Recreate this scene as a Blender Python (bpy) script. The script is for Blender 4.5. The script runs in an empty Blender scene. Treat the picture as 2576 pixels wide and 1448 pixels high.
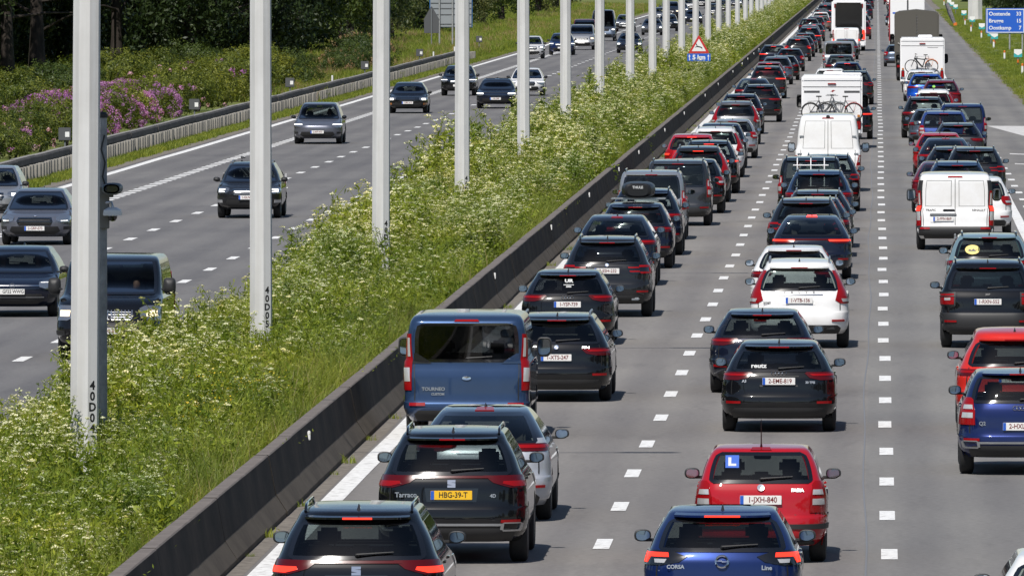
import bpy, bmesh, math, random
import numpy as np
from mathutils import Vector, Matrix
R = math.radians
random.seed(7)
SC = bpy.context.scene
COL = SC.collection

# ------------------------------------------------------------------ camera, light, exposure
F = 28622.0            # focal length in reference pixels (picture 2576 wide), 400 mm lens
CX, CY = 1288.0, 724.0
HC = 7.7               # lens height above the carriageway
PITCH, YAW = (724 + 130) / F, (2205 - 1288) / F
cam_d = bpy.data.cameras.new('camera'); cam = bpy.data.objects.new('camera', cam_d); COL.objects.link(cam)
cam_d.sensor_width = 36; cam_d.lens = 400; cam_d.clip_start = 1; cam_d.clip_end = 12000
cam.location = (0, 0, HC); cam.rotation_euler = (math.pi / 2 - PITCH, 0, YAW)
SC.camera = cam
SUN_EL, SUN_AZ = R(52), R(15)            # sun high, behind the camera and 15 degrees to its left
sdir = Vector((-math.sin(SUN_AZ) * math.cos(SUN_EL), -math.cos(SUN_AZ) * math.cos(SUN_EL), math.sin(SUN_EL)))
sun_d = bpy.data.lights.new('sun', 'SUN'); sun = bpy.data.objects.new('sun', sun_d); COL.objects.link(sun)
sun_d.energy = 4.9; sun_d.angle = R(0.53); sun_d.color = (1.0, 0.955, 0.89)
sun.rotation_euler = sdir.to_track_quat('Z', 'Y').to_euler()
world = bpy.data.worlds.new('World'); SC.world = world; world.use_nodes = True
wn = world.node_tree; wn.nodes.clear()
sky = wn.nodes.new('ShaderNodeTexSky'); sky.sky_type = 'NISHITA'; sky.sun_disc = False
sky.sun_elevation = SUN_EL; sky.sun_rotation = math.atan2(sdir.x, sdir.y); sky.dust_density = 0.6; sky.ozone_density = 2.0
bg = wn.nodes.new('ShaderNodeBackground'); bg.inputs['Strength'].default_value = 0.084
wo = wn.nodes.new('ShaderNodeOutputWorld')
wn.links.new(sky.outputs[0], bg.inputs[0]); wn.links.new(bg.outputs[0], wo.inputs[0])
SC.view_settings.view_transform = 'Standard'; SC.view_settings.look = 'None'
SC.view_settings.exposure = 0.0; SC.view_settings.gamma = 1.0; SC.view_settings.use_curve_mapping = False
SC.render.engine = 'CYCLES'
SC.cycles.max_bounces = 6; SC.cycles.transparent_max_bounces = 12; SC.cycles.caustics_reflective = False; SC.cycles.caustics_refractive = False

CM = Matrix.Rotation(YAW, 3, 'Z') @ Matrix.Rotation(math.pi / 2 - PITCH, 3, 'X')
def gp(x, y, z=0.0):
    """point of the place at height z seen at a spot of the photograph (used to survey positions)"""
    d = CM @ Vector(((x - CX) / F, -(y - CY) / F, -1.0))
    k = (z - HC) / d.z
    return Vector((d.x * k, d.y * k, z))

# ------------------------------------------------------------------ materials
MATS = {}
def nodes(name):
    m = bpy.data.materials.new(name); m.use_nodes = True
    nt = m.node_tree; b = nt.nodes['Principled BSDF']
    return m, nt, b
def pbr(name, col, rough=0.5, metal=0.0, coat=0.0, emis=None, es=0.0, spec=0.5):
    if name in MATS: return MATS[name]
    m, nt, b = nodes(name)
    b.inputs['Base Color'].default_value = (*col, 1); b.inputs['Roughness'].default_value = rough
    b.inputs['Metallic'].default_value = metal; b.inputs['Coat Weight'].default_value = coat
    b.inputs['Coat Roughness'].default_value = 0.04; b.inputs['Specular IOR Level'].default_value = spec
    if emis: b.inputs['Emission Color'].default_value = (*emis, 1); b.inputs['Emission Strength'].default_value = es
    MATS[name] = m; return m
def tex(nt, kind, scale, coord='Object', **kw):
    tc = nt.nodes.new('ShaderNodeTexCoord'); t = nt.nodes.new(kind)
    nt.links.new(tc.outputs[coord], t.inputs['Vector'])
    if 'Scale' in t.inputs: t.inputs['Scale'].default_value = scale
    for k, v in kw.items(): t.inputs[k].default_value = v
    return t
def stretch(nt, t, sx, sy, sz):
    mp = nt.nodes.new('ShaderNodeMapping'); mp.inputs['Scale'].default_value = (sx, sy, sz)
    l = t.inputs['Vector'].links[0]; src = l.from_socket
    nt.links.new(src, mp.inputs['Vector']); nt.links.new(mp.outputs[0], t.inputs['Vector'])
def ramp(nt, src, stops):
    r = nt.nodes.new('ShaderNodeValToRGB'); nt.links.new(src, r.inputs[0])
    e = r.color_ramp.elements
    while len(e) < len(stops): e.new(0.5)
    for i, (p, c) in enumerate(stops):
        e[i].position = p; e[i].color = (*c, 1) if len(c) == 3 else c
    return r.outputs[0]
def mixc(nt, fac, a, b, mode='MIX'):
    n = nt.nodes.new('ShaderNodeMix'); n.data_type = 'RGBA'; n.blend_type = mode
    for s, v in ((n.inputs[0], fac), (n.inputs[6], a), (n.inputs[7], b)):
        if hasattr(v, 'is_linked'): nt.links.new(v, s)
        else: s.default_value = v if not isinstance(v, tuple) else (*v, 1)[:4]
    return n.outputs[2]
def math_n(nt, op, a, b=0.0):
    n = nt.nodes.new('ShaderNodeMath'); n.operation = op
    for s, v in ((n.inputs[0], a), (n.inputs[1], b)):
        if hasattr(v, 'is_linked'): nt.links.new(v, s)
        else: s.default_value = v
    return n.outputs[0]
def bump(nt, b, src, strength, dist=0.01):
    n = nt.nodes.new('ShaderNodeBump'); n.inputs['Strength'].default_value = strength; n.inputs['Distance'].default_value = dist
    nt.links.new(src, n.inputs['Height']); nt.links.new(n.outputs[0], b.inputs['Normal'])

def asphalt(name, c0, c1, seam=None):
    m, nt, b = nodes(name)
    fine = tex(nt, 'ShaderNodeTexNoise', 9.0, Detail=6.0, Roughness=0.75)
    tc = nt.nodes.new('ShaderNodeTexCoord'); sep = nt.nodes.new('ShaderNodeSeparateXYZ'); nt.links.new(tc.outputs['Object'], sep.inputs[0])
    big = tex(nt, 'ShaderNodeTexNoise', 1.0, Detail=5.0, Roughness=0.6); stretch(nt, big, 0.45, 0.03, 1)
    col = ramp(nt, fine.outputs['Fac'], [(0.3, c0), (0.7, c1)])
    lon = ramp(nt, big.outputs['Fac'], [(0.35, (0.86, 0.86, 0.87)), (0.65, (1.08, 1.07, 1.05))])
    col = mixc(nt, 1.0, col, lon, 'MULTIPLY')
    # wheel tracks of the lanes, rubber-polished, and stray long patches
    tr = nt.nodes.new('ShaderNodeTexWave'); tr.wave_type = 'BANDS'; tr.bands_direction = 'X'
    nt.links.new(tc.outputs['Object'], tr.inputs['Vector']); tr.inputs['Scale'].default_value = 0.265; tr.inputs['Distortion'].default_value = 0.35; tr.inputs['Detail'].default_value = 2
    trk = ramp(nt, tr.outputs['Fac'], [(0.2, (1.05, 1.05, 1.04)), (0.9, (0.89, 0.89, 0.90))])
    col = mixc(nt, 0.8, col, trk, 'MULTIPLY')
    # transverse pours: faint steps along the length
    ps = tex(nt, 'ShaderNodeTexNoise', 1.0, Detail=1.0); stretch(nt, ps, 0.02, 0.09, 1)
    pc = ramp(nt, ps.outputs['Fac'], [(0.42, (0.90, 0.90, 0.91)), (0.58, (1.06, 1.06, 1.05))])
    col = mixc(nt, 0.7, col, pc, 'MULTIPLY')
    oil = tex(nt, 'ShaderNodeTexNoise', 1.0, Detail=8.0, Roughness=0.7); stretch(nt, oil, 1.3, 0.16, 1)
    col = mixc(nt, 1.0, col, ramp(nt, oil.outputs['Fac'], [(0.54, (1, 1, 1)), (0.72, (0.80, 0.80, 0.81))]), 'MULTIPLY')
    if seam is not None:
        s = math_n(nt, 'GREATER_THAN', sep.outputs[0], seam)
        col = mixc(nt, s, col, mixc(nt, 1.0, col, (0.94, 0.965, 0.98), 'MULTIPLY'))
    nt.links.new(col, b.inputs['Base Color'])
    b.inputs['Roughness'].default_value = 0.88; b.inputs['Specular IOR Level'].default_value = 0.35
    bump(nt, b, fine.outputs['Fac'], 0.35, 0.01)
    MATS[name] = m; return m
def rough_mat(name, stops, scale, detail=5.0, rough=0.85, bmp=0.4, st=None, coord='Object', tint=None):
    m, nt, b = nodes(name)
    t = tex(nt, 'ShaderNodeTexNoise', scale, coord, Detail=detail, Roughness=0.65)
    if st: stretch(nt, t, *st)
    col = ramp(nt, t.outputs['Fac'], stops)
    if tint:
        t2 = tex(nt, 'ShaderNodeTexNoise', tint[0], coord, Detail=3.0)
        if len(tint) > 3: stretch(nt, t2, *tint[3])
        col = mixc(nt, 1.0, col, ramp(nt, t2.outputs['Fac'], [(0.35, tint[1]), (0.65, tint[2])]), 'MULTIPLY')
    nt.links.new(col, b.inputs['Base Color']); b.inputs['Roughness'].default_value = rough; b.inputs['Specular IOR Level'].default_value = 0.3
    if bmp: bump(nt, b, t.outputs['Fac'], bmp, 0.02)
    MATS[name] = m; return m
def leaf_mat(name, c0, c1, trans=0.35, rough=0.5):
    m, nt, b = nodes(name)
    oi = nt.nodes.new('ShaderNodeObjectInfo'); geo = nt.nodes.new('ShaderNodeNewGeometry')
    f = math_n(nt, 'ADD', math_n(nt, 'MULTIPLY', geo.outputs['Random Per Island'], 0.65), math_n(nt, 'MULTIPLY', oi.outputs['Random'], 0.35))
    col = ramp(nt, f, [(0.1, c0), (0.9, c1)])
    pn = nt.nodes.new('ShaderNodeTexNoise'); pn.inputs['Scale'].default_value = 0.45; pn.inputs['Detail'].default_value = 3.0; nt.links.new(geo.outputs['Position'], pn.inputs['Vector'])
    col = mixc(nt, 1.0, col, ramp(nt, pn.outputs['Fac'], [(0.34, (0.62, 0.72, 0.62)), (0.50, (1.0, 1.0, 1.0)), (0.66, (1.22, 1.12, 0.95))]), 'MULTIPLY')
    nt.links.new(col, b.inputs['Base Color']); b.inputs['Roughness'].default_value = rough; b.inputs['Specular IOR Level'].default_value = 0.35
    tr = nt.nodes.new('ShaderNodeBsdfTranslucent'); mx = nt.nodes.new('ShaderNodeMixShader'); mx.inputs[0].default_value = trans
    c2 = mixc(nt, 1.0, col, (1.25, 1.2, 0.6), 'MULTIPLY'); nt.links.new(c2, tr.inputs[0])
    out = nt.nodes['Material Output']
    nt.links.new(b.outputs[0], mx.inputs[1]); nt.links.new(tr.outputs[0], mx.inputs[2]); nt.links.new(mx.outputs[0], out.inputs[0])
    MATS[name] = m; return m
def glass_mat(name, tint, rough=0.02, ior=1.5, gl=1.0):
    m = bpy.data.materials.new(name); m.use_nodes = True; nt = m.node_tree; nt.nodes.clear()
    out = nt.nodes.new('ShaderNodeOutputMaterial'); t = nt.nodes.new('ShaderNodeBsdfTransparent'); t.inputs[0].default_value = (*tint, 1)
    g = nt.nodes.new('ShaderNodeBsdfGlossy'); g.inputs['Roughness'].default_value = rough; g.inputs['Color'].default_value = (gl, gl, gl, 1)
    fr = nt.nodes.new('ShaderNodeFresnel'); fr.inputs['IOR'].default_value = ior
    mx = nt.nodes.new('ShaderNodeMixShader')
    nt.links.new(fr.outputs[0], mx.inputs[0]); nt.links.new(t.outputs[0], mx.inputs[1]); nt.links.new(g.outputs[0], mx.inputs[2]); nt.links.new(mx.outputs[0], out.inputs[0])
    MATS[name] = m; return m
def paint(name, col, metal=0.0, rough=0.35):
    key = 'paint_' + name
    if key in MATS: return MATS[key]
    m, nt, b = nodes(key)
    geo = nt.nodes.new('ShaderNodeNewGeometry')
    t = tex(nt, 'ShaderNodeTexNoise', 3.0, Detail=6.0, Roughness=0.7)
    dirt = ramp(nt, t.outputs['Fac'], [(0.35, (1, 1, 1)), (0.75, (0.90, 0.885, 0.86))])
    c = mixc(nt, 1.0, (*col, 1), dirt, 'MULTIPLY')
    sz = nt.nodes.new('ShaderNodeSeparateXYZ'); tc2 = nt.nodes.new('ShaderNodeTexCoord'); nt.links.new(tc2.outputs['Object'], sz.inputs[0])
    low = ramp(nt, sz.outputs[2], [(0.30, (1, 1, 1)), (0.85, (0, 0, 0))]); t3 = tex(nt, 'ShaderNodeTexNoise', 7.0, Detail=7.0, Roughness=0.75)
    dust = math_n(nt, 'MULTIPLY', math_n(nt, 'MULTIPLY', low, 0.04), t3.outputs['Fac'])
    c = mixc(nt, dust, c, (0.20, 0.185, 0.165, 1))
    c = mixc(nt, geo.outputs['Backfacing'], c, (0.02, 0.02, 0.022, 1))
    nt.links.new(c, b.inputs['Base Color'])
    b.inputs['Metallic'].default_value = metal; b.inputs['Roughness'].default_value = rough
    b.inputs['Specular IOR Level'].default_value = 0.05
    b.inputs['Coat Weight'].default_value = 1.0; b.inputs['Coat Roughness'].default_value = 0.03
    MATS[key] = m; return m

asphalt('asphalt_right', (0.163, 0.153, 0.146), (0.238, 0.226, 0.217), seam=-0.15)
asphalt('asphalt_left', (0.124, 0.121, 0.123), (0.186, 0.182, 0.184))
rough_mat('white_paint', [(0.32, (0.40, 0.39, 0.38)), (0.52, (0.78, 0.78, 0.77))], 6.0, 6.0, 0.7, 0.2)
rough_mat('worn_paint', [(0.30, (0.36, 0.35, 0.34)), (0.60, (0.62, 0.61, 0.60))], 4.0, 6.0, 0.8, 0.2)
rough_mat('gravel_strip', [(0.3, (0.10, 0.088, 0.076)), (0.7, (0.26, 0.235, 0.205))], 5.0, 6.0, 0.95, 0.6)
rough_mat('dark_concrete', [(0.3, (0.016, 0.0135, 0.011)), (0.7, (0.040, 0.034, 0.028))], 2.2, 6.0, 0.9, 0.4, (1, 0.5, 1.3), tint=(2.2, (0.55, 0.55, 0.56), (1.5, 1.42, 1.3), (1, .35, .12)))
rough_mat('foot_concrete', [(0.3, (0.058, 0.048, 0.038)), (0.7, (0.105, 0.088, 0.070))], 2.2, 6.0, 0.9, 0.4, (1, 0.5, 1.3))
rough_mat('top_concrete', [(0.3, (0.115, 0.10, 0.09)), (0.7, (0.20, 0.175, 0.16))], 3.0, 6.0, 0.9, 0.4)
rough_mat('pale_concrete', [(0.3, (0.22, 0.205, 0.185)), (0.7, (0.40, 0.38, 0.345))], 1.6, 6.0, 0.9, 0.4, tint=(2.0, (0.6, 0.6, 0.58), (1.1, 1.1, 1.1), (1, 1, 0.15)))
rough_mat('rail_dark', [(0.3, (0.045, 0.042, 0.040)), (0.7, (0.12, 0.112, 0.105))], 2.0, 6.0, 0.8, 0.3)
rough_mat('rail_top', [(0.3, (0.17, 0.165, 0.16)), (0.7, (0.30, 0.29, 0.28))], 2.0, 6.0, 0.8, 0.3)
rough_mat('pole_white', [(0.3, (0.545, 0.545, 0.54)), (0.7, (0.62, 0.62, 0.615))], 1.2, 5.0, 0.55, 0.05, tint=(9.0, (0.90, 0.89, 0.87), (1.02, 1.02, 1.02), (1, 1, 0.04)))
rough_mat('galvanised', [(0.3, (0.22, 0.225, 0.23)), (0.7, (0.36, 0.365, 0.37))], 6.0, 4.0, 0.5, 0.05)
rough_mat('soil', [(0.3, (0.045, 0.05, 0.02)), (0.7, (0.09, 0.09, 0.04))], 3.0, 6.0, 0.95, 0.5)
rough_mat('grass_ground', [(0.3, (0.085, 0.115, 0.026)), (0.7, (0.165, 0.19, 0.055))], 0.9, 8.0, 0.95, 0.9, tint=(0.12, (0.8, 0.9, 0.8), (1.2, 1.05, 1.0)))
rough_mat('meadow_ground', [(0.3, (0.06, 0.09, 0.025)), (0.7, (0.15, 0.17, 0.06))], 0.5, 8.0, 0.95, 0.9)
rough_mat('bark', [(0.3, (0.020, 0.016, 0.014)), (0.7, (0.055, 0.045, 0.038))], 3.0, 6.0, 0.95, 0.8, (2, 2, 0.3))
pbr('plastic', (0.022, 0.022, 0.023), 0.55); pbr('gloss_black', (0.006, 0.006, 0.007), 0.08, coat=1.0)
pbr('tyre', (0.014, 0.014, 0.015), 0.8); pbr('rim', (0.30, 0.31, 0.32), 0.3, 0.9); pbr('rim_dark', (0.03, 0.03, 0.032), 0.3, 0.6)
pbr('chrome', (0.75, 0.76, 0.77), 0.12, 1.0); pbr('satin', (0.50, 0.51, 0.52), 0.35, 0.9)
pbr('interior', (0.018, 0.018, 0.019), 0.8); pbr('interior_lightened', (0.085, 0.085, 0.088), 0.8)  # seat tone lightened in the colour so headrests show in the cabin
pbr('red_lens', (0.26, 0.004, 0.006), 0.25, coat=0.4, spec=0.15); pbr('dark_red_lens', (0.075, 0.003, 0.005), 0.2, coat=0.5, spec=0.15)
pbr('red_lit', (0.5, 0.01, 0.01), 0.2, emis=(1.0, 0.05, 0.02), es=1.6); pbr('red_glow', (0.5, 0.01, 0.01), 0.2, emis=(1.0, 0.012, 0.008), es=0.85)
pbr('clear_lens', (0.55, 0.55, 0.55), 0.12, 0.3, coat=1.0); pbr('amber_lens', (0.5, 0.18, 0.03), 0.15, coat=1.0)
pbr('lamp_lit', (0.8, 0.8, 0.8), 0.2, emis=(1.0, 0.97, 0.9), es=3.0); pbr('lamp_warm', (0.8, 0.7, 0.5), 0.2, emis=(1.0, 0.75, 0.45), es=1.6)
pbr('plate_white', (0.74, 0.73, 0.71), 0.4); pbr('plate_yellow', (0.80, 0.47, 0.02), 0.4); pbr('plate_blue', (0.02, 0.10, 0.48), 0.4)
pbr('plate_red', (0.16, 0.014, 0.014), 0.5); pbr('ink_black', (0.012, 0.012, 0.012), 0.5); pbr('ink_grey', (0.07, 0.07, 0.075), 0.5)
pbr('ink_white', (0.55, 0.56, 0.56), 0.5); pbr('badge_blue', (0.03, 0.10, 0.35), 0.3)
pbr('mirror_glass', (0.62, 0.66, 0.70), 0.06, 1.0); pbr('visor_pale', (0.5, 0.55, 0.5), 0.7)
pbr('sign_blue', (0.012, 0.10, 0.52), 0.5); pbr('sign_red', (0.52, 0.03, 0.03), 0.5); pbr('sign_white', (0.75, 0.75, 0.74), 0.5)
pbr('sign_back', (0.27, 0.29, 0.31), 0.6, 0.2); pbr('sign_back_dark', (0.075, 0.078, 0.085), 0.6); pbr('sign_teal', (0.04, 0.36, 0.37), 0.5)
pbr('orange', (0.62, 0.16, 0.02), 0.5); pbr('canvas', (0.085, 0.079, 0.068), 0.8); pbr('body_white', (0.80, 0.80, 0.81), 0.35, coat=0.3)
pbr('skin', (0.38, 0.21, 0.15), 0.6); pbr('hair', (0.02, 0.015, 0.012), 0.7); pbr('shirt_dark', (0.03, 0.03, 0.04), 0.8); pbr('shirt_grey', (0.16, 0.17, 0.2), 0.8)
pbr('sticker_yellow', (0.75, 0.58, 0.16), 0.5); pbr('grey_post', (0.16, 0.17, 0.18), 0.6); pbr('seam', (0.010, 0.010, 0.011), 0.6)
pbr('lamp_head', (0.25, 0.26, 0.27), 0.5)
glass_mat('glass', (0.50, 0.55, 0.53)); glass_mat('glass_privacy', (0.10, 0.105, 0.11)); glass_mat('glass_front', (0.36, 0.40, 0.40), 0.02, 1.2, 0.5); 
pbr('tint_glass', (0.006, 0.007, 0.008), 0.04, coat=0.5)
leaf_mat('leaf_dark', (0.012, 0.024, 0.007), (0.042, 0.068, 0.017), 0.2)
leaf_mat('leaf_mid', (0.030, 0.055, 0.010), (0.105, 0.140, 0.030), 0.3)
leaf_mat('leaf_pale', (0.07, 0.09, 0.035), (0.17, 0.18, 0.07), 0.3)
leaf_mat('leaf_bush', (0.035, 0.062, 0.009), (0.20, 0.22, 0.028), 0.3)
leaf_mat('leaf_parsley', (0.11, 0.175, 0.015), (0.36, 0.42, 0.05), 0.45)
leaf_mat('leaf_grass', (0.11, 0.17, 0.016), (0.34, 0.38, 0.065), 0.45)
leaf_mat('petal_white', (0.62, 0.63, 0.30), (0.82, 0.80, 0.60), 0.3)
leaf_mat('petal_yellow', (0.55, 0.42, 0.02), (0.75, 0.55, 0.03), 0.2)
leaf_mat('petal_purple', (0.34, 0.11, 0.38), (0.60, 0.30, 0.56), 0.35)
leaf_mat('petal_pink', (0.48, 0.22, 0.34), (0.66, 0.42, 0.46), 0.3)
leaf_mat('straw', (0.22, 0.18, 0.07), (0.42, 0.36, 0.17), 0.3)
leaf_mat('dead_leaf', (0.28, 0.17, 0.08), (0.50, 0.36, 0.22), 0.3)

# ------------------------------------------------------------------ mesh helpers
def mk(verts, faces, mats, smooth=False, sharp=35, idx=None, name='mesh'):
    me = bpy.data.meshes.new(name); me.from_pydata([tuple(v) for v in verts], [], faces)
    for k in (mats if isinstance(mats, (list, tuple)) else [mats]): me.materials.append(MATS[k] if isinstance(k, str) else k)
    if idx is not None: me.polygons.foreach_set('material_index', idx)
    if smooth:
        me.polygons.foreach_set('use_smooth', [True] * len(me.polygons)); me.set_sharp_from_angle(angle=R(sharp))
    me.update(); return me
class MB:
    def __init__(s): s.v = []; s.f = []
    def add(s, v, f):
        o = len(s.v); s.v += [tuple(p) for p in v]; s.f += [tuple(i + o for i in q) for q in f]; return s
    def box(s, x0, x1, y0, y1, z0, z1, b=0.0, M=None):
        if b <= 0:
            v = [(x, y, z) for z in (z0, z1) for y in (y0, y1) for x in (x0, x1)]
            f = [(0, 2, 3, 1), (4, 5, 7, 6), (0, 1, 5, 4), (2, 6, 7, 3), (0, 4, 6, 2), (1, 3, 7, 5)]
        else:
            bm = bmesh.new(); bmesh.ops.create_cube(bm, size=1)
            for p in bm.verts: p.co = Vector(((x0 + x1) / 2 + p.co.x * (x1 - x0), (y0 + y1) / 2 + p.co.y * (y1 - y0), (z0 + z1) / 2 + p.co.z * (z1 - z0)))
            bmesh.ops.bevel(bm, geom=bm.edges[:], offset=b, segments=2, affect='EDGES')
            bm.verts.index_update(); v = [p.co.copy() for p in bm.verts]; f = [tuple(q.index for q in g.verts) for g in bm.faces]; bm.free()
        if M is not None: v = [M @ Vector(p) for p in v]
        return s.add(v, f)
    def tube(s, pts, r, n=8, cap=True):
        pts = [Vector(p) for p in pts]; rs = r if isinstance(r, (list, tuple)) else [r] * len(pts); V = []; Fc = []
        up = None
        for i, p in enumerate(pts):
            t = (pts[min(i + 1, len(pts) - 1)] - pts[max(i - 1, 0)]).normalized()
            a = t.orthogonal().normalized() if up is None else (up - t * up.dot(t)).normalized()
            up = a; b = t.cross(a)
            for k in range(n):
                an = 2 * math.pi * k / n; V.append(p + (a * math.cos(an) + b * math.sin(an)) * rs[i])
        for i in range(len(pts) - 1):
            for k in range(n): Fc.append((i * n + k, i * n + (k + 1) % n, (i + 1) * n + (k + 1) % n, (i + 1) * n + k))
        if cap: Fc += [tuple(range(n))[::-1], tuple((len(pts) - 1) * n + k for k in range(n))]
        return s.add(V, Fc)
    def lathe(s, prof, n=24, axis='X', M=None, arc=None):
        V = []; Fc = []; m = len(prof)
        for k in range(n):
            a = 2 * math.pi * k / n
            for (h, r) in prof:
                p = {'X': (h, r * math.cos(a), r * math.sin(a)), 'Z': (r * math.cos(a), r * math.sin(a), h), 'Y': (r * math.cos(a), h, r * math.sin(a))}[axis]
                V.append(M @ Vector(p) if M is not None else p)
        for k in range(n):
            for j in range(m - 1): Fc.append((k * m + j, k * m + j + 1, ((k + 1) % n) * m + j + 1, ((k + 1) % n) * m + j))
        return s.add(V, Fc)
    def poly(s, pts, d=None):
        n = len(pts)
        if d is None: return s.add(pts, [tuple(range(n))])
        d = Vector(d); q = [Vector(p) + d for p in pts]
        f = [tuple(range(n)), tuple(range(2 * n - 1, n - 1, -1))] + [(i, i + n, (i + 1) % n + n, (i + 1) % n) for i in range(n)]
        return s.add(list(pts) + q, f)
    def mesh(s, mats, smooth=False, sharp=35, name='mesh'): return mk(s.v, s.f, mats, smooth, sharp, name=name)
def ob(name, me, parent=None, loc=None, rz=None, **props):
    o = bpy.data.objects.new(name, me); COL.objects.link(o)
    if parent is not None: o.parent = parent
    if loc is not None: o.location = loc
    if rz is not None: o.rotation_euler = (0, 0, rz)
    for k, v in props.items(): o[k] = v
    return o
def thing(name, label, category, loc=(0, 0, 0), rz=0.0, group=None, me=None):
    o = ob(name, me, None, loc, rz, label=label, category=category)
    if group: o['group'] = group
    return o
def text_mesh(s, size, mat, bold=0.0, align='CENTER', depth=0.002):
    c = bpy.data.curves.new('t', 'FONT'); c.body = s; c.size = size; c.align_x = align; c.align_y = 'CENTER'; c.offset = bold; c.extrude = depth; c.resolution_u = 3
    t = bpy.data.objects.new('t', c); me = bpy.data.meshes.new_from_object(t)
    for v in me.vertices: v.co = Vector((v.co.x, -v.co.z, v.co.y))
    me.materials.clear(); me.materials.append(MATS[mat]); bpy.data.objects.remove(t); bpy.data.curves.remove(c)
    return me
def scatter(name, pts, variants, parent=None, **props):
    """points carrying turn, size and a plant variant each: one object, plants set by geometry nodes"""
    me = bpy.data.meshes.new(name); me.from_pydata([p[:3] for p in pts], [], [])
    for an, ty, k in (('turn', 'FLOAT', 3), ('size', 'FLOAT', 4), ('pick', 'INT', 5)):
        a = me.attributes.new(an, ty, 'POINT'); a.data.foreach_set('value', [p[k] for p in pts])
    coll = bpy.data.collections.new(name + '_kinds')
    for i, v in enumerate(variants): coll.objects.link(bpy.data.objects.new('%s_kind_%02d' % (name, i), v))
    o = ob(name, me, parent, **props)
    g = bpy.data.node_groups.new(name, 'GeometryNodeTree')
    g.interface.new_socket('Geometry', in_out='INPUT', socket_type='NodeSocketGeometry'); g.interface.new_socket('Geometry', in_out='OUTPUT', socket_type='NodeSocketGeometry')
    N = g.nodes; i_ = N.new('NodeGroupInput'); o_ = N.new('NodeGroupOutput'); ip = N.new('GeometryNodeInstanceOnPoints')
    ci = N.new('GeometryNodeCollectionInfo'); ci.inputs[0].default_value = coll; ci.inputs[1].default_value = True; ci.inputs[2].default_value = True
    def at(nm, ty):
        n = N.new('GeometryNodeInputNamedAttribute'); n.data_type = ty; n.inputs[0].default_value = nm; return n.outputs[0]
    cx = N.new('ShaderNodeCombineXYZ'); g.links.new(at('turn', 'FLOAT'), cx.inputs[2])
    g.links.new(i_.outputs[0], ip.inputs['Points']); g.links.new(ci.outputs[0], ip.inputs['Instance']); ip.inputs['Pick Instance'].default_value = True
    g.links.new(at('pick', 'INT'), ip.inputs['Instance Index']); g.links.new(cx.outputs[0], ip.inputs['Rotation']); g.links.new(at('size', 'FLOAT'), ip.inputs['Scale'])
    g.links.new(ip.outputs[0], o_.inputs[0])
    md = o.modifiers.new('plants', 'NODES'); md.node_group = g
    return o
# ------------------------------------------------------------------ ground, carriageways, markings
rnd = random.Random(11)
def strip(xs, ys, zf, mat):
    v = [(x, y, zf(x, y)) for y in ys for x in xs]; n = len(xs)
    f = [(j * n + i, j * n + i + 1, (j + 1) * n + i + 1, (j + 1) * n + i) for j in range(len(ys) - 1) for i in range(n - 1)]
    return mk(v, f, mat, True, 60)
YS = [40 + 20 * i for i in range(40)] + [860 + 90 * i for i in range(60)]
ob('ground', strip([-3000, -400, -120, -60, 60, 400, 3000], [-400, 100, 400, 800, 1500, 3000, 7000], lambda x, y: -0.16, 'meadow_ground'), kind='structure')
road_r = ob('carriageway', MB().add([(-8.0, 40, 0), (16, 40, 0), (16, 455, 0), (7.4, 486, 0), (7.4, 6000, 0), (-8.0, 6000, 0)], [(0, 1, 2, 3, 4, 5)]).mesh('asphalt_right'), kind='structure')
road_l = ob('carriageway', MB().add([(-27.0, 40, 0), (-12.45, 40, 0), (-12.45, 6000, 0), (-27.0, 6000, 0)], [(0, 1, 2, 3)]).mesh('asphalt_left'), kind='structure')
ob('drain_strip', MB().add([(-8.0, 40, .003), (-7.78, 40, .003), (-7.78, 6000, .003), (-8.0, 6000, .003)], [(0, 1, 2, 3)]).mesh('gravel_strip'), parent=road_r)
ob('dirt_edge', MB().add([(-27.25, 40, .004), (-26.55, 40, .004), (-26.55, 6000, .004), (-27.25, 6000, .004)], [(0, 1, 2, 3)]).mesh('gravel_strip'), parent=road_l)
EDGE = 7.4
ge = []; rg = random.Random(3)
for i in range(140):
    y = 440 + i * 10; ge.append((7.4 - .25 + rg.uniform(-.25, .2), y))
ev = []
for (x, y) in ge: ev += [(x, y, .004), (x + .9, y, .004)]
ob('dirt_edge', MB().add(ev[8:], [(2 * i, 2 * i + 1, 2 * i + 3, 2 * i + 2) for i in range(len(ge) - 5)]).mesh('gravel_strip'), parent=road_r)
def quad(x0, x1, y0, y1, z=.006): return [(x0, y0, z), (x1, y0, z), (x1, y1, z), (x0, y1, z)]
def dash_line(road, x, w, y0, sp, ln, far_mat='white_paint', n_near=46, y_end=1900, skip=()):
    me = MB().add(quad(-w / 2, w / 2, -ln / 2, ln / 2), [(0, 1, 2, 3)]).mesh('white_paint', name='lane_dash')
    far = MB(); k = 0; y = y0
    while y < y_end:
        if k < n_near: ob('lane_dash', me, road, (x + rnd.uniform(-.02, .02), y, 0))
        else: far.add(quad(x - w / 2, x + w / 2, y - ln / 2, y + ln / 2), [(0, 1, 2, 3)])
        y += sp; k += 1
    ob('lane_dash', far.mesh(far_mat), road, kind='stuff')
dash_line(road_r, 0.15, .21, 124.9, 9.86, 2.45); dash_line(road_r, -3.55, .21, 127.2, 9.9, 2.45)
dash_line(road_l, -19.75, .24, 281, 9.9, 2.6, n_near=32); dash_line(road_l, -16.0, .22, 183, 9.95, 2.5, n_near=40)
dash_line(road_r, 4.47, .22, 250, 9.9, 2.45, n_near=18, y_end=430)
ln = MB()
for k in range(560): ln.add(quad(-23.72, -23.32, 240 + k * 2.6, 241.5 + k * 2.6), [(0, 1, 2, 3)])
ob('block_line', ln.mesh('white_paint'), road_l, kind='stuff')
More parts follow.
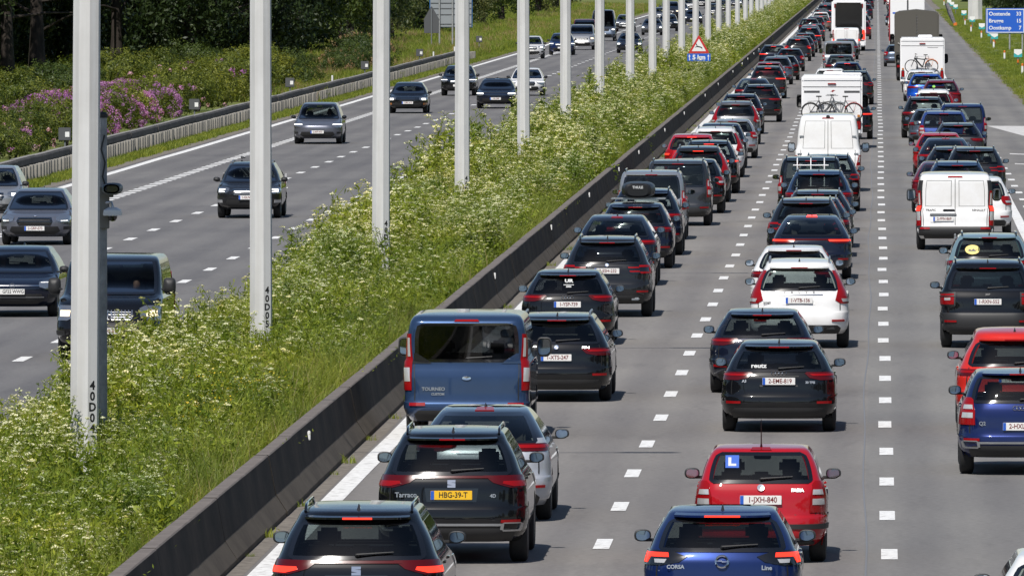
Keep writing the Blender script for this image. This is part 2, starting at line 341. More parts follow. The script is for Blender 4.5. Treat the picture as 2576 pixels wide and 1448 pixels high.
def wavy(x, w, y0, y1, step, amp, seed):
    r = random.Random(seed); V = []; n = int((y1 - y0) / step)
    for i in range(n + 1):
        dx = r.uniform(-amp, amp); V += [(x - w / 2 + dx, y0 + i * step, .006), (x + w / 2 + dx, y0 + i * step, .006)]
    return MB().add(V, [(2 * i, 2 * i + 1, 2 * i + 3, 2 * i + 2) for i in range(n)])
ob('edge_line', wavy(-7.58, .30, 60, 2500, 12, .015, 1).mesh('white_paint'), road_r)
ob('edge_line', wavy(4.02, .27, 60, 470, 12, .015, 2).mesh('white_paint'), road_r)
ob('edge_line', wavy(4.05, .20, 470, 2500, 12, .015, 5).mesh('white_paint'), road_r)
ob('edge_line', wavy(-26.2, .30, 100, 2500, 15, .03, 3).mesh('white_paint'), road_l)
ob('edge_line', wavy(-12.75, .22, 100, 2500, 15, .02, 4).mesh('white_paint'), road_l)
ob('hatch_stripe', MB().add([(*gp(2482, 317)[:2], .006), (*gp(2578, 343)[:2], .006), (*gp(2640, 346)[:2], .006), (*gp(2640, 318)[:2], .006)], [(0, 1, 2, 3)]).mesh('worn_paint'), road_r)
for (xa, ya, yb) in ((2540, 386, 388.5), (2553, 411, 413.5)):
    ob('hatch_stripe', MB().add([(*gp(xa, ya)[:2], .006), (*gp(xa, yb)[:2], .006), (*gp(2640, yb + 4)[:2], .006), (*gp(2640, ya + 4)[:2], .006)], [(0, 1, 2, 3)]).mesh('worn_paint'), road_r)
sv = []; rs = random.Random(4)
for i in range(170):
    x = -0.17 + 0.035 * math.sin(i * .35) + 0.02 * math.sin(i * 1.1 + 1); sv += [(x - .012, 110 + i * 6, .005), (x + .012, 110 + i * 6, .005)]
ob('seam', MB().add(sv, [(2 * i, 2 * i + 1, 2 * i + 3, 2 * i + 2) for i in range(169)]).mesh(pbr('tar', (0.17, 0.175, 0.19), .7)), road_r)

# ------------------------------------------------------------------ central barrier (cast concrete, stepped foot), its reflectors
prof = [(-7.99, -.02), (-7.99, .07), (-8.14, .30), (-8.24, .82), (-8.255, .835), (-8.42, .835), (-8.435, .82), (-8.49, .30), (-8.65, .07), (-8.65, -.02)]
bar = thing('concrete_barrier', 'long dark concrete barrier between the flowering median and the queueing lanes', 'barrier')
def barrier_piece(y0, y1, top=False):
    V = []; Fc = []; n = len(prof)
    for y in (y0, y1): V += [(x, y, z) for (x, z) in prof]
    for i in range(n - 1): Fc.append((i, i + 1, n + i + 1, n + i))
    Fc += [tuple(range(n))[::-1], tuple(range(n, 2 * n))]
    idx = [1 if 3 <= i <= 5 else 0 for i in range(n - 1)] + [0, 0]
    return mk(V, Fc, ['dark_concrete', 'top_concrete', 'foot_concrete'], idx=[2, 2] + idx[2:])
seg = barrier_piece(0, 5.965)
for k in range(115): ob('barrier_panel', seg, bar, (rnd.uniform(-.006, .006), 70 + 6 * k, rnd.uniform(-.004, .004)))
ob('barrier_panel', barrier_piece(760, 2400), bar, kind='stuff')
refl = MB().box(-8.215, -8.175, -.04, .04, .60, .735, .008).mesh('sign_white')
for k, (px, py) in enumerate([(760, 1096), (1238, 694), (1398, 572), (1495, 490), (1590, 426), (1640, 383), (1690, 327), (1741, 285), (1786, 240), (1808, 212), (1831, 180), (1860, 160), (1880, 148), (1897, 135), (1908, 124)]):
    y = (7.7 - .67) * F / (py + 130)
    thing('reflector', 'small white reflector on the concrete barrier, %s from the camera' % ['first', 'second', 'third', 'fourth', 'fifth', 'sixth', 'seventh', 'eighth', 'ninth', 'tenth', 'eleventh', 'twelfth', 'thirteenth', 'fourteenth', 'fifteenth'][k], 'reflector', (0, y, 0), 0, 'reflectors on the central barrier', refl)
# far-side median kerb wall
ob('median_soil', strip([-12.45, -12.2, -11.0, -9.4, -8.6], YS, lambda x, y: {-12.45: .0, -12.2: .05, -11.0: .08, -9.4: .12, -8.6: .15}[x], 'soil'), kind='structure')

# ------------------------------------------------------------------ lamp poles
def octo(r0, r1, h, ang=R(22.5)):
    m = MB()
    n = 8; V = []
    for (z, r) in ((0, r0), (h, r1)): V += [(r * math.cos(ang + k * math.pi / 4), r * math.sin(ang + k * math.pi / 4), z) for k in range(n)]
    return m.add(V, [(k, (k + 1) % n, n + (k + 1) % n, n + k) for k in range(n)] + [tuple(range(n, 2 * n))])
pole_me = octo(.212, .185, 14.0, R(22.5 - 6)).mesh('pole_white')
arm = MB().tube([(-4.6, 0, 14.25), (-.1, 0, 13.9), (.1, 0, 13.9), (4.6, 0, 14.25)], .055, 8).mesh('pole_white', True)
lh = MB().box(-.45, .45, -.16, .16, -.06, .06, .03).mesh('lamp_head')
foot = MB().box(-.3, .3, -.3, .3, -.3, .06, .02).mesh('pale_concrete')
POLES = [(208, 163.0), (655, 208.5), (957, 259), (1162, 310), (1317, 364), (1423, 413.6), (1508, 464), (1585, 521.7), (1642, 574), (1676, 611), (1715, 660), (1750, 711), (1781, 763), (1808, 815), (1832, 867), (1855, 924), (1875, 980), (1890, 1027), (1905, 1078), (1916, 1119), (1925, 1155), (1934, 1205), (1943, 1260), (1951, 1320), (-480, 112.0)]
ORD = ['nearest', 'second', 'third', 'fourth', 'fifth', 'sixth', 'seventh', 'eighth', 'ninth', 'tenth', 'eleventh', 'twelfth', 'thirteenth', 'fourteenth', 'fifteenth', 'sixteenth', 'seventeenth', 'eighteenth', 'nineteenth', 'twentieth', 'twenty-first', 'twenty-second', 'twenty-third', 'twenty-fourth']
for k, (px, d) in enumerate(POLES):
    x = (px - 2205) * d / F
    if k == 24: x = -11.3
    lab = ('%s white octagonal lamp pole along the flowering median' % ORD[k]) if k < 24 else 'white octagonal lamp pole standing closest to the bridge'
    if k == 0: lab = 'nearest white octagonal lamp pole, marked 40D04, with the grey camera mast beside it'
    t = thing('lamp_pole', lab, 'lamp pole', (x, d, .05), 0, 'lamp poles in the median')
    t.rotation_euler = (rnd.gauss(0, .0015), rnd.gauss(0, .002), 0)
    ob('shaft', pole_me, t); ob('arm', arm, t)
    for s in (-1, 1): ob('lamp_head', lh, t, (s * 4.9, 0, 14.28))
    ob('footing', foot, t)
    if k < 10:
        code = '40D%02d' % (4 + k)
        for i, ch in enumerate(code):
            tm = text_mesh(ch, .17, 'ink_black', .006)
            a = R(45 - 6)            # the face turned to the right of the camera
            o = ob('pole_number', tm, t, (math.sin(a) * .1935, -math.cos(a) * .1935, 1.38 - i * .155)); o.rotation_euler = (0, 0, a)
# camera mast beside the first pole
mx_, my_ = (256 - 2205) * 164.2 / F, 164.2
t = thing('camera_mast', 'grey steel mast with traffic cameras beside the nearest lamp pole', 'mast', (mx_, my_, .3))
ob('mast_tube', MB().tube([(0, 0, -.2), (0, 0, 4.95)], .062, 14).mesh('galvanised', True), t)
ob('cable_duct', MB().box(-.115, -.06, -.03, .03, 0, 4.6, .01).mesh('grey_post'), t)
ob('mast_cap', MB().lathe([(4.95, .07), (5.0, .07), (5.03, .04), (5.04, 0.001)], 14, 'Z').mesh('plastic', True), t)
ob('cable', MB().tube([(.03, -.07, 4.7), (-.02, -.085, 4.5), (.04, -.08, 4.3), (.0, -.08, 4.1), (.05, -.075, 3.95)], .012, 6).mesh('plastic', True), t)
ob('bracket', MB().box(-.05, .10, -.12, -.05, 3.35, 3.95, .01).box(-.03, .16, -.14, -.08, 3.80, 3.86, .01).mesh('pale_concrete'), t)
t = thing('traffic_camera', 'dark oval housing traffic camera on the grey mast', 'camera', (mx_ + .15, my_ - .12, .3 + 3.93))
hs = MB()
rr = [(-.26, .80), (-.22, .98), (.0, 1.0), (.22, .94), (.27, .7)]
V = []; Fc = []
for (yy, s) in rr: V += [(.145 * s * math.copysign(abs(math.cos(a)) ** .7, math.cos(a)), yy, .085 * s * math.copysign(abs(math.sin(a)) ** .8, math.sin(a))) for a in [2 * math.pi * k / 20 for k in range(20)]]
for i in range(4): Fc += [(i * 20 + k, i * 20 + (k + 1) % 20, i * 20 + 20 + (k + 1) % 20, i * 20 + 20 + k) for k in range(20)]
ob('housing', mk(V, Fc + [tuple(range(80, 100))], pbr('camera_grey', (.13, .15, .16), .5), True), t)
ob('lens_window', mk([(p[0] * .80, p[1] - .004, p[2] * .66) for p in V[:20]], [tuple(range(20))], 'gloss_black'), t)
ob('lens', MB().lathe([(-.255, .001), (-.265, .03), (-.245, .042)], 16, 'Y').mesh('tint_glass', True), t, (-.02, 0, 0))
t = thing('dome_camera', 'white dome surveillance camera hanging below the dark housing on the mast', 'camera', (mx_ + .15, my_ - .15, .3 + 3.56))
ob('housing', MB().lathe([(.10, .001), (.10, .06), (.06, .13), (.0, .14), (-.02, .135), (-.02, .09)], 20, 'Z').mesh('body_white', True), t)
ob('dome', MB().lathe([(-.02, .07), (-.06, .066), (-.095, .04), (-.105, .001)], 16, 'Z').mesh('tint_glass', True), t)
ob('arm', MB().tube([(-.12, .06, .16), (-.02, .02, .17), (0, 0, .09)], .025, 8).mesh('satin', True), t)

# ------------------------------------------------------------------ left roadside barrier: beam on upright panels
lb = thing('roadside_barrier', 'long grey barrier of upright concrete panels under a dark rail along the left verge', 'barrier')
XB = -27.9
pm = MB().box(XB + .0, XB + .34, .0, .55, -.05, .60, .015).mesh('pale_concrete')
n_p = 300; y0 = 330
for k in range(n_p): ob('panel', pm, lb, (rnd.uniform(-.03, .03), y0 + k * 1.38, rnd.uniform(-.01, .01)))
far = MB()
for k in range(28): far.box(XB + .0, XB + .34, y0 + (n_p + k) * 1.38, y0 + (n_p + k) * 1.38 + .55, -.05, .60)
for k in range(60): far.box(XB + .0, XB + .34, y0 - 83 + k * 1.38, y0 - 83 + k * 1.38 + .55, -.05, .60)
ob('panel', far.mesh('pale_concrete'), lb, kind='stuff')
yb0, yb1 = y0 - 83, y0 + (n_p + 28) * 1.38
def rail_piece(a, b):
    pr = [(XB + .07, .56), (XB + .15, .62), (XB + .15, .80), (XB + .10, .87), (XB - .10, .87), (XB - .12, .58)]
    V = [(x, y, z) for y in (a, b) for (x, z) in pr]; n = 6
    Fc = [(i, (i + 1) % n, n + (i + 1) % n, n + i) for i in range(n)] + [tuple(range(n))[::-1], tuple(range(n, 2 * n))]
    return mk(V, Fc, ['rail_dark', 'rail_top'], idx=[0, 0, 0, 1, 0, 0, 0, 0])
rp = rail_piece(0, 7.97)
for k in range(int((yb1 - yb0) / 8)): ob('rail', rp, lb, (rnd.uniform(-.025, .025), yb0 + 8 * k, rnd.uniform(-.012, .012)))
bk = MB().box(-.22, .22, -.04, .04, -.23, .23, .02).mesh('sign_back_dark'); bw = MB().box(.02, .17, -.055, -.03, -.10, .08).mesh('sign_white')
bp = MB().tube([(0, .06, -1.3), (0, .06, .1)], .035, 8).mesh('grey_post')
for k, px in enumerate((160, 487, 728, 917, 1055, 1205)):
    d = 28.6 * F / (2205 - px)
    t = thing('marker_board', '%s small dark marker board with a white patch behind the left barrier' % ORD[k], 'marker board', (-28.6, d, 1.15), rnd.uniform(-.1, .1), 'marker boards behind the left barrier')
    ob('board', bk, t); ob('patch', bw, t); ob('post', bp, t)
for k, px in enumerate((835, 1090, 1143)):
    d = 28.25 * F / (2205 - px)
    thing('delineator', ['nearest', 'middle', 'farthest'][k] + ' small white delineator cap above the left barrier rail', 'delineator', (-28.25, d, 0), 0, 'white caps above the left barrier', MB().tube([(0, 0, 0), (0, 0, 1.1)], [.06, .05], 8).mesh('sign_white', True))

# ------------------------------------------------------------------ signs
def sign_text(parent, s, size, mat, loc, align='LEFT', bold=.012, name='lettering'):
    return ob(name, text_mesh(s, size, mat, bold, align), parent, loc)
g = gp(2548, 128)
k_ = g.y / F
t = thing('distance_sign', 'blue distance sign reading Oostende 33, Brugge 15, Oostkamp 7 on the right verge', 'road sign', (g.x, g.y, 0))
w, h, zc = 98 * k_, 63 * k_, (128 - 53) * k_
x0 = (2480 - 2548) * k_
ob('panel', MB().box(x0, x0 + w, -.02, .03, zc - h / 2, zc + h / 2, .03).mesh('sign_blue'), t)
bd = MB()
for (a, b, c, d_) in ((x0 + .06, x0 + w - .06, zc + h / 2 - .11, zc + h / 2 - .055), (x0 + .06, x0 + w - .06, zc - h / 2 + .055, zc - h / 2 + .11), (x0 + .06, x0 + .115, zc - h / 2 + .112, zc + h / 2 - .112), (x0 + w - .115, x0 + w - .06, zc - h / 2 + .112, zc + h / 2 - .112)):
    bd.box(a, b, -.028, -.021, c, d_)
ob('border', bd.mesh('sign_white'), t)
for i, (nm, km) in enumerate((('Oostende', '33'), ('Brugge', '15'), ('Oostkamp', '7'))):
    z = zc + (.52 - .53 * i) * h / 1.9
    sign_text(t, nm, .40 * h / 1.9, 'sign_white', (x0 + .22, -.026, z), 'LEFT', .008); sign_text(t, km, .40 * h / 1.9, 'sign_white', (x0 + 96 * k_ - .2, -.026, z), 'RIGHT', .008)
for dx in (-8, 24): ob('post', MB().tube([(dx * k_, .10, -.3), (dx * k_, .10, zc + h / 2 - .1)], .065, 10).mesh('galvanised', True), t)
# deer warning with supplementary plate
d = 45.0; g = Vector(((1758 - 2205) / 45.0, F / 45.0, .3)); u = 1 / 45.0
t = thing('warning_sign', 'red and white triangular leaping deer warning sign above a blue 5 km plate', 'road sign', (g.x, g.y, .3))
zb_ = (216 - 134) * u - .3
def tri(w, h, z, y): return [(-w / 2, y, z), (w / 2, y, z), (0, y, z + h)]
def rtri(w, h, z, y, r):
    P = [Vector(p) for p in tri(w, h, z, y)]; out = []
    for i in range(3):
        a, b, c = P[i - 1], P[i], P[(i + 1) % 3]; d1 = (a - b).normalized() * r; d2 = (c - b).normalized() * r
        out += [b + d1, b + d1 * .3 + d2 * .3, b + d2]
    return out
ob('red_border', MB().poly(rtri(1.19, 1.04, zb_, 0, .08), (0, .03, 0)).mesh('sign_red'), t)
ob('white_field', MB().poly(rtri(.80, .70, zb_ + .115, -.004, .03), (0, .003, 0)).mesh('sign_white'), t)
deer = [(-.16, .40), (-.13, .45), (-.10, .42), (-.075, .31), (.03, .28), (.12, .25), (.17, .19), (.16, .13), (.20, .03), (.155, .12), (.10, .19), (.0, .22), (-.10, .235), (-.17, .21), (-.20, .235), (-.115, .275), (-.12, .36)]
ob('deer', MB().poly([(x * 1.15, -.007, zb_ + .12 + z * .95) for (x, z) in deer], (0, .002, 0)).mesh('ink_black'), t)
ob('plate', MB().box(-.65, .65, -.012, .012, zb_ - .45, zb_ - .02, .01).mesh('sign_blue'), t)
sign_text(t, '5 km', .36, 'sign_white', (0.0, -.018, zb_ - .235), 'CENTER', .014)
for s in (-1, 1):
    ob('arrow', MB().poly([(s * .53 - .02, -.015, zb_ - .40), (s * .53 + .02, -.015, zb_ - .40), (s * .53 + .02, -.015, zb_ - .18), (s * .53 + .06, -.015, zb_ - .18), (s * .53, -.015, zb_ - .06), (s * .53 - .06, -.015, zb_ - .18), (s * .53 - .02, -.015, zb_ - .18)], (0, .002, 0)).mesh('sign_white'), t)
ob('post', MB().tube([(0, .05, -.4), (0, .05, zb_ + .7)], .04, 10).mesh('galvanised', True), t)
# backs of signs for the other carriageway
d = F / 32.0; t = thing('sign_back', 'dark grey back of a triangular sign with plate between the far lamp poles', 'road sign', ((1808 - 2205) / 32.0, d, .2))
ob('triangle_back', MB().poly(rtri(1.3, 1.12, 1.95, 0, .1), (0, .03, 0)).mesh('sign_back_dark'), t)
ob('plate_back', MB().box(-.66, .66, 0, .03, .95, 1.92, .01).mesh('sign_back_dark'), t)
ob('brace', MB().box(-.6, .6, -.05, -.01, 1.2, 1.28).box(-.6, .6, -.05, -.01, 1.6, 1.68).box(-.4, .4, -.05, -.01, 2.2, 2.27).mesh('grey_post'), t)
ob('post', MB().tube([(0, -.08, -.3), (0, -.08, 2.9)], .045, 8).mesh('grey_post'), t)
s_ = 34.0; d = F / s_; gx = (1134 - 2205) / s_
t = thing('sign_back', 'large grey back of a direction sign with blue edge behind the left barrier', 'road sign', (gx, d, 0))
ob('panel', MB().box(-1.54, 1.54, 0, .04, 1.85, 6.6, .02).mesh('sign_back'), t)
ob('panel_edge', MB().box(-1.58, 1.58, .042, .09, 1.81, 6.64, .02).mesh(pbr('edge_blue', (.05, .2, .5), .5)), t)
br = MB()
for z in (2.05, 2.75, 3.2, 3.6): br.box(-1.5, 1.5, -.03, -.001, z, z + .05)
ob('brace', br.mesh('sign_back_dark'), t)
for dx in (-.85, .12, 1.2): ob('post', MB().tube([(dx, -.1, -.3), (dx, -.1, 6.5)], .06, 8).mesh('galvanised', True), t)
t = thing('sign_back', 'dark back of a triangular sign with plate beside the large grey sign back', 'road sign', ((1089 - 2205) / s_, d - 3, 0))
ob('triangle_back', MB().poly(rtri(1.25, 1.1, 2.35, 0, .1), (0, .03, 0)).mesh('sign_back_dark'), t)
ob('plate_back', MB().box(-.55, .55, 0, .03, 1.42, 2.36, .01).mesh('sign_back_dark'), t)
ob('post', MB().tube([(0, -.06, -.3), (0, -.06, 3.2)], .045, 8).mesh('grey_post'), t)
# right verge furniture
dm = MB().tube([(0, 0, -.1), (0, 0, .48)], [.075, .07], 8).mesh('sign_white', True); dt = MB().tube([(0, 0, .48), (0, 0, .60), (0, 0, .64)], [.073, .068, .03], 8).mesh('orange', True)
for k, (px, py) in enumerate(((2571, 41), (2526, 36.4), (2499, 32.6), (2468, 29.5), (2442, 27.4), (2427, 25.2), (2374, 18.6))):
    s = py
    t = thing('delineator', '%s white post with orange top along the right verge' % ORD[k], 'delineator', ((px - 2205) / s, F / s, 0), 0, 'delineator posts on the right verge')
    ob('post', dm, t); c = ob('reflector_band', dt, t)
tm_ = MB().box(-.27, .27, -.02, .02, -.27, .02, .01).mesh('sign_teal'); tw = MB().poly([(-.26, -.022, .0), (-.26, -.022, .25), (.26, -.022, .25), (.26, -.022, .0), (0, -.022, -.14)], (0, .03, 0)).mesh('sign_white')
tp = MB().tube([(0, .05, -.95), (0, .05, .2)], .045, 8).mesh('grey_post'); tb = MB().tube([(0, .0, -.62), (0, .0, -.42)], .07, 8).mesh('orange', True)
for k, (px, py) in enumerate(((2560, 130), (2501, 100), (2492, 90), (2469, 58), (2445, 47), (2424, 29), (2403, 16), (2394, 7), (2387, 1))):
    s = (px - 2205) / 9.2
    t = thing('pipeline_marker', '%s small teal and white marker sign on the right verge' % ORD[k], 'marker sign', (9.2, F / s, .86), 0, 'teal marker signs on the right verge')
    ob('panel', tm_, t); ob('white_field', tw, t); ob('post', tp, t)
    if k in (0, 1): ob('band', tb, t)
g = gp(2453, 52)
t = thing('pylon', 'pale tapering concrete pylon foot standing beyond the right verge', 'pylon', (g.x, g.y, 0))
ob('shaft', octo(.82, .66, 16).mesh('pole_white'), t); ob('plinth', MB().box(-1, 1, -1, 1, -.3, .12, .05).mesh('pale_concrete'), t)
g = gp(2391, 66)
t = thing('grey_bundle', 'weathered grey bundle with orange base leaning at the right road edge', 'roadside bundle', (g.x + .2, g.y, 0))  # unidentified grey lump, built as a leaning bundle
cb = MB()
for i in range(7):
    a = .5 * i; cb.tube([(-.55 - .06 * math.sin(a), -.2 + .1 * i, 2.3 - .03 * i), (-.2 + .05 * math.cos(a), -.2 + .1 * i, 1.2), (.28, -.2 + .1 * i, .1)], [.16, .2, .14], 7)
ob('sheets', cb.mesh(rough_mat('weathered', [(.3, (.07, .07, .085)), (.7, (.3, .29, .3))], 3.0)), t)
ob('base', MB().box(.1, .45, -.35, .2, -.05, .35, .04).mesh('orange'), t)

# ------------------------------------------------------------------ plants
def q_leaf(m, p, n, s, asp=1.0, rot=0.0):
    n = n.normalized(); a = n.orthogonal().normalized(); b = n.cross(a)
    c, sn = math.cos(rot), math.sin(rot); u = (a * c + b * sn) * s * asp; v = (b * c - a * sn) * s
    m.add([p - u, p - v * .6, p + u, p + v * .6], [(0, 1, 2, 3)])
def rv(r): 
    while True:
        v = Vector((r.uniform(-1, 1), r.uniform(-1, 1), r.uniform(-1, 1)))
        if .05 < v.length < 1: return v.normalized()
def join(parts):
    """several (MB, material) into one mesh with material slots"""
    V = []; Fc = []; idx = []
    for i, (m, _) in enumerate(parts):
        o = len(V); V += m.v; Fc += [tuple(k + o for k in f) for f in m.f]; idx += [i] * len(m.f)
    return mk(V, Fc, [p[1] for p in parts], idx=idx)
def parsley(seed, n_pl, hmin, hmax, flowers=1.0, yellow=0.0, rad=.42):
    r = random.Random(seed); st, lf, fl, ye = MB(), MB(), MB(), MB()
    for i in range(n_pl):
        bx, by = r.gauss(0, rad * .6), r.gauss(0, rad * .6); h = r.uniform(hmin, hmax); lean = Vector((r.gauss(0, .11), r.gauss(0, .11), 1))
        base = Vector((bx, by, 0)); top = base + lean * h; bloom = r.random() < flowers
        st.tube([base, base + lean * h * .5 + Vector((r.gauss(0, .02), r.gauss(0, .02), 0)), top], [.009, .007, .003], 3, False)
        tips = [top] if bloom else []
        for b in range(r.randint(4, 7)):
            k = r.uniform(.42, .92); p0 = base + lean * h * k; d = Vector((r.gauss(0, 1), r.gauss(0, 1), 0)).normalized()
            p1 = p0 + d * r.uniform(.08, .22) + Vector((0, 0, r.uniform(.08, .24)))
            st.tube([p0, p1], [.005, .0025], 3, False)
            if bloom and r.random() < .8: tips.append(p1)
            for q in range(5): q_leaf(lf, p0.lerp(p1, r.uniform(.0, .7)) + rv(r) * .06, rv(r) + Vector((0, 0, .5)), r.uniform(.012, .028), 2.2, r.uniform(0, 6))
        for tp in tips:
            R0 = r.uniform(.032, .075); nm = Vector((r.gauss(0, .3), r.gauss(0, .3), 1)); n_ = r.randint(7, 12)
            for q in range(n_):
                a = 2.4 * q; rr_ = R0 * math.sqrt(q / n_); p = tp + Vector((math.cos(a) * rr_, math.sin(a) * rr_, .022 - rr_ * .45))
                q_leaf(fl, p, nm + rv(r) * .6 + Vector((0, -.25, 0)), r.uniform(.012, .021), 1.0, r.uniform(0, 6))
            for q in range(3): q_leaf(lf, tp + rv(r) * .03 - Vector((0, 0, .03)), rv(r), .014, 2.0, r.uniform(0, 6))
        for q in range(r.randint(50, 80)):
            k = r.random() ** .9; p = base + lean * h * k * .85 + Vector((r.gauss(0, .12), r.gauss(0, .12), 0)) * (1.25 - k * .7)
            q_leaf(lf, p, rv(r) + Vector((0, 0, .5)), r.uniform(.012, .032), 2.2, r.uniform(0, 6))
        if yellow and r.random() < yellow:
            for q in range(10): q_leaf(ye, top + Vector((r.gauss(0, .08), r.gauss(0, .08), r.gauss(-.03, .07))), rv(r) + Vector((0, -.4, 1)), .018)
    return join([(st, 'leaf_grass'), (lf, 'leaf_parsley'), (fl, 'petal_white'), (ye, 'petal_yellow')])
def grass_tuft(seed, n, h0, h1, rad=.35, wd=.008, mat='leaf_grass', seeds=False):
    r = random.Random(seed); m, dm_ = MB(), MB()
    for i in range(n):
        a, q = r.uniform(0, 6.28), rad * math.sqrt(r.random()); p = Vector((q * math.cos(a), q * math.sin(a), 0)); h = r.uniform(h0, h1) * (r.uniform(.5, 1) if r.random() < .5 else 1)
        l = Vector((r.gauss(0, .38), r.gauss(0, .38), 0)) * h; s = Vector((math.cos(a * 3), math.sin(a * 3), 0)) * wd * r.uniform(.5, 1.2)
        (dm_ if seeds and r.random() < .12 else m).add([p - s, p + s, p + l * .35 + Vector((0, 0, h * .6)) + s * .7, p + l * .35 + Vector((0, 0, h * .6)) - s * .7, p + l + Vector((0, 0, h * .95))], [(0, 1, 2, 3), (3, 2, 4)])
        if seeds and r.random() < .10:
            for j in range(5): q_leaf(m, p + l * (1 - .05 * j) + Vector((0, 0, h * (.95 - .05 * j))) + rv(r) * .015, rv(r), .012, 2.0, r.uniform(0, 6))
    return join([(m, mat), (dm_, 'straw')])
PV = [parsley(100 + i, 9, .60, 1.20, 1.0) for i in range(3)] + [parsley(110 + i, 9, .55, 1.15, .75) for i in range(2)] + [parsley(120 + i, 8, .45, .9, .10) for i in range(2)] + [parsley(130, 7, .5, .8, .3, 1.0)] + [grass_tuft(140 + i, 120, .35, .85, .45, .006, seeds=True) for i in range(3)]
P = []; r = random.Random(21)
def nz(x, y): return .5 + .25 * math.sin(y * .21 + 1.3 * math.sin(x)) + .25 * math.sin(y * .053 + x * .9)
y = 96.0
while y < 1500:
    step = .40 if y < 330 else (.6 if y < 700 else .95)
    x = -12.25
    while x < -8.62:
        px, py = x + r.uniform(-.5, .5) * step, y + r.uniform(-.5, .5) * step
        z = .06 if px < -10 else .11
        edge = (px + 9.35) / .85 + (nz(px, py) - .5) * 1.6     # towards the barrier: grass
        if edge > r.uniform(-.35, .55): pick = 8 + r.randint(0, 2); sc = r.uniform(.75, 1.15) * (.85 if px > -8.95 else 1)
        elif r.random() < .18: pick = 5 + r.randint(0, 1); sc = r.uniform(.8, 1.2)
        else:
            pick = r.randint(0, 2) if r.random() < .15 + .75 * nz(px * 1.3 + 4, py * .8) else 3 + r.randint(0, 1); sc = r.uniform(.62, 1.15) * (.70 + .65 * nz(px * 2, py * 1.7))
            if px < -11.3 and r.random() < .12: sc *= 1.35
            lo = (.95 if py < 172 else .78) if px < -11.5 else .54
            sc *= min(1.0, max(lo, lo + (py - 225) / 300))
        if pick < 5 and py < 260 and px > -11.2 and r.random() < .25: pick = 5 + r.randint(0, 1)
        if pick in (3, 4) and 230 < py < 560 and r.random() < .6: pick = r.randint(0, 2)
        if pick < 7 and 540 < py < 640 and px > -11.2: sc *= .72
        if pick < 7 and py > 260: sc *= 1.10 + .14 * min(1, (py - 260) / 60)
        if pick >= 8: sc *= 1.15 if px < -9.1 else .80
        if px > -8.84 or (pick < 8 and px > -9.25): x += step; continue
        for (pp_, pd_) in POLES[:5]:
            if pd_ - 16 < py < pd_ - .3 and abs(px - (pp_ - 2205) * pd_ / F * py / pd_) < .5: sc *= .32
        if py < 165 and px < -11.2 and r.random() < .45: x += step; continue
        if r.random() < .05: x += step; continue
        if 165 < py < 182 and -10.9 < px < -9.5 and r.random() < .35: pick = 7
        if px > -8.62: x += step; continue
        P.append((px, py, z, r.uniform(0, 6.28), sc, pick)); x += step
    y += step
scatter('cow_parsley', P, PV, kind='stuff', label='dense cow parsley and tall grass filling the central median')
tufts = [grass_tuft(150 + i, 60, .10, .26, .35, .012) for i in range(3)]
P = []
for k in range(5200):
    yy = 300 * (3.4 ** r.random()); P.append((r.uniform(-27.78, -27.15), yy, 0, r.uniform(0, 6.28), r.uniform(.6, 1.15), r.randint(0, 2)))
scatter('verge_grass', P, tufts, kind='stuff', label='short grass at the foot of the left barrier')
P = [(-7.96 + r.gauss(0, .02), yw + r.uniform(-2, 2), 0, r.uniform(0, 6.28), r.uniform(.25, .75), r.randint(0, 2)) for yw in [135 + 7.3 * q for q in range(60)] if r.random() < .6]
scatter('barrier_weeds', P, tufts, kind='stuff', label='small weeds growing along the foot of the concrete barrier')
def zr(x): return -.04 + .02 * (x - 7.4)
ob('verge', strip([7.35, 12, 20, 60, 200], [i for i in range(470, 3000, 60)], lambda x, y: zr(x) if x < 70 else 1.2, 'grass_ground'), kind='structure')
P = []
for k in range(9000):
    yy = 475 * (3.0 ** r.random()); xx = 7.5 + 26 * r.random() ** 1.6; P.append((xx, yy, zr(xx), r.uniform(0, 6.28), r.uniform(.5, 1.1) * (1.3 if xx > 12 else 1), r.randint(0, 2)))
scatter('verge_grass', P, tufts, kind='stuff', label='green grass of the verge right of the road')
def zl(x): return .05 + .035 * min(20, max(0, -28 - x))
ob('verge', strip([-200, -60, -40, -34, -28.0, -27.2], [200 + 50 * i for i in range(60)], lambda x, y: zl(x) - .06, 'grass_ground'), kind='structure')
mg = [grass_tuft(160 + i, 70, .25, .6, .5, .014) for i in range(3)] + [grass_tuft(164, 50, .4, .8, .5, .012, 'dead_leaf')]
P = []
for k in range(14000):
    yy = 560 + 900 * r.random() ** 1.3; xx = -28.2 - 30 * r.random() ** 1.7; P.append((xx, yy, zl(xx), r.uniform(0, 6.28), r.uniform(.7, 1.4), 3 if r.random() < .08 else r.randint(0, 2)))
scatter('meadow_grass', P, mg, kind='stuff', label='tall meadow grass on the bank behind the left barrier')

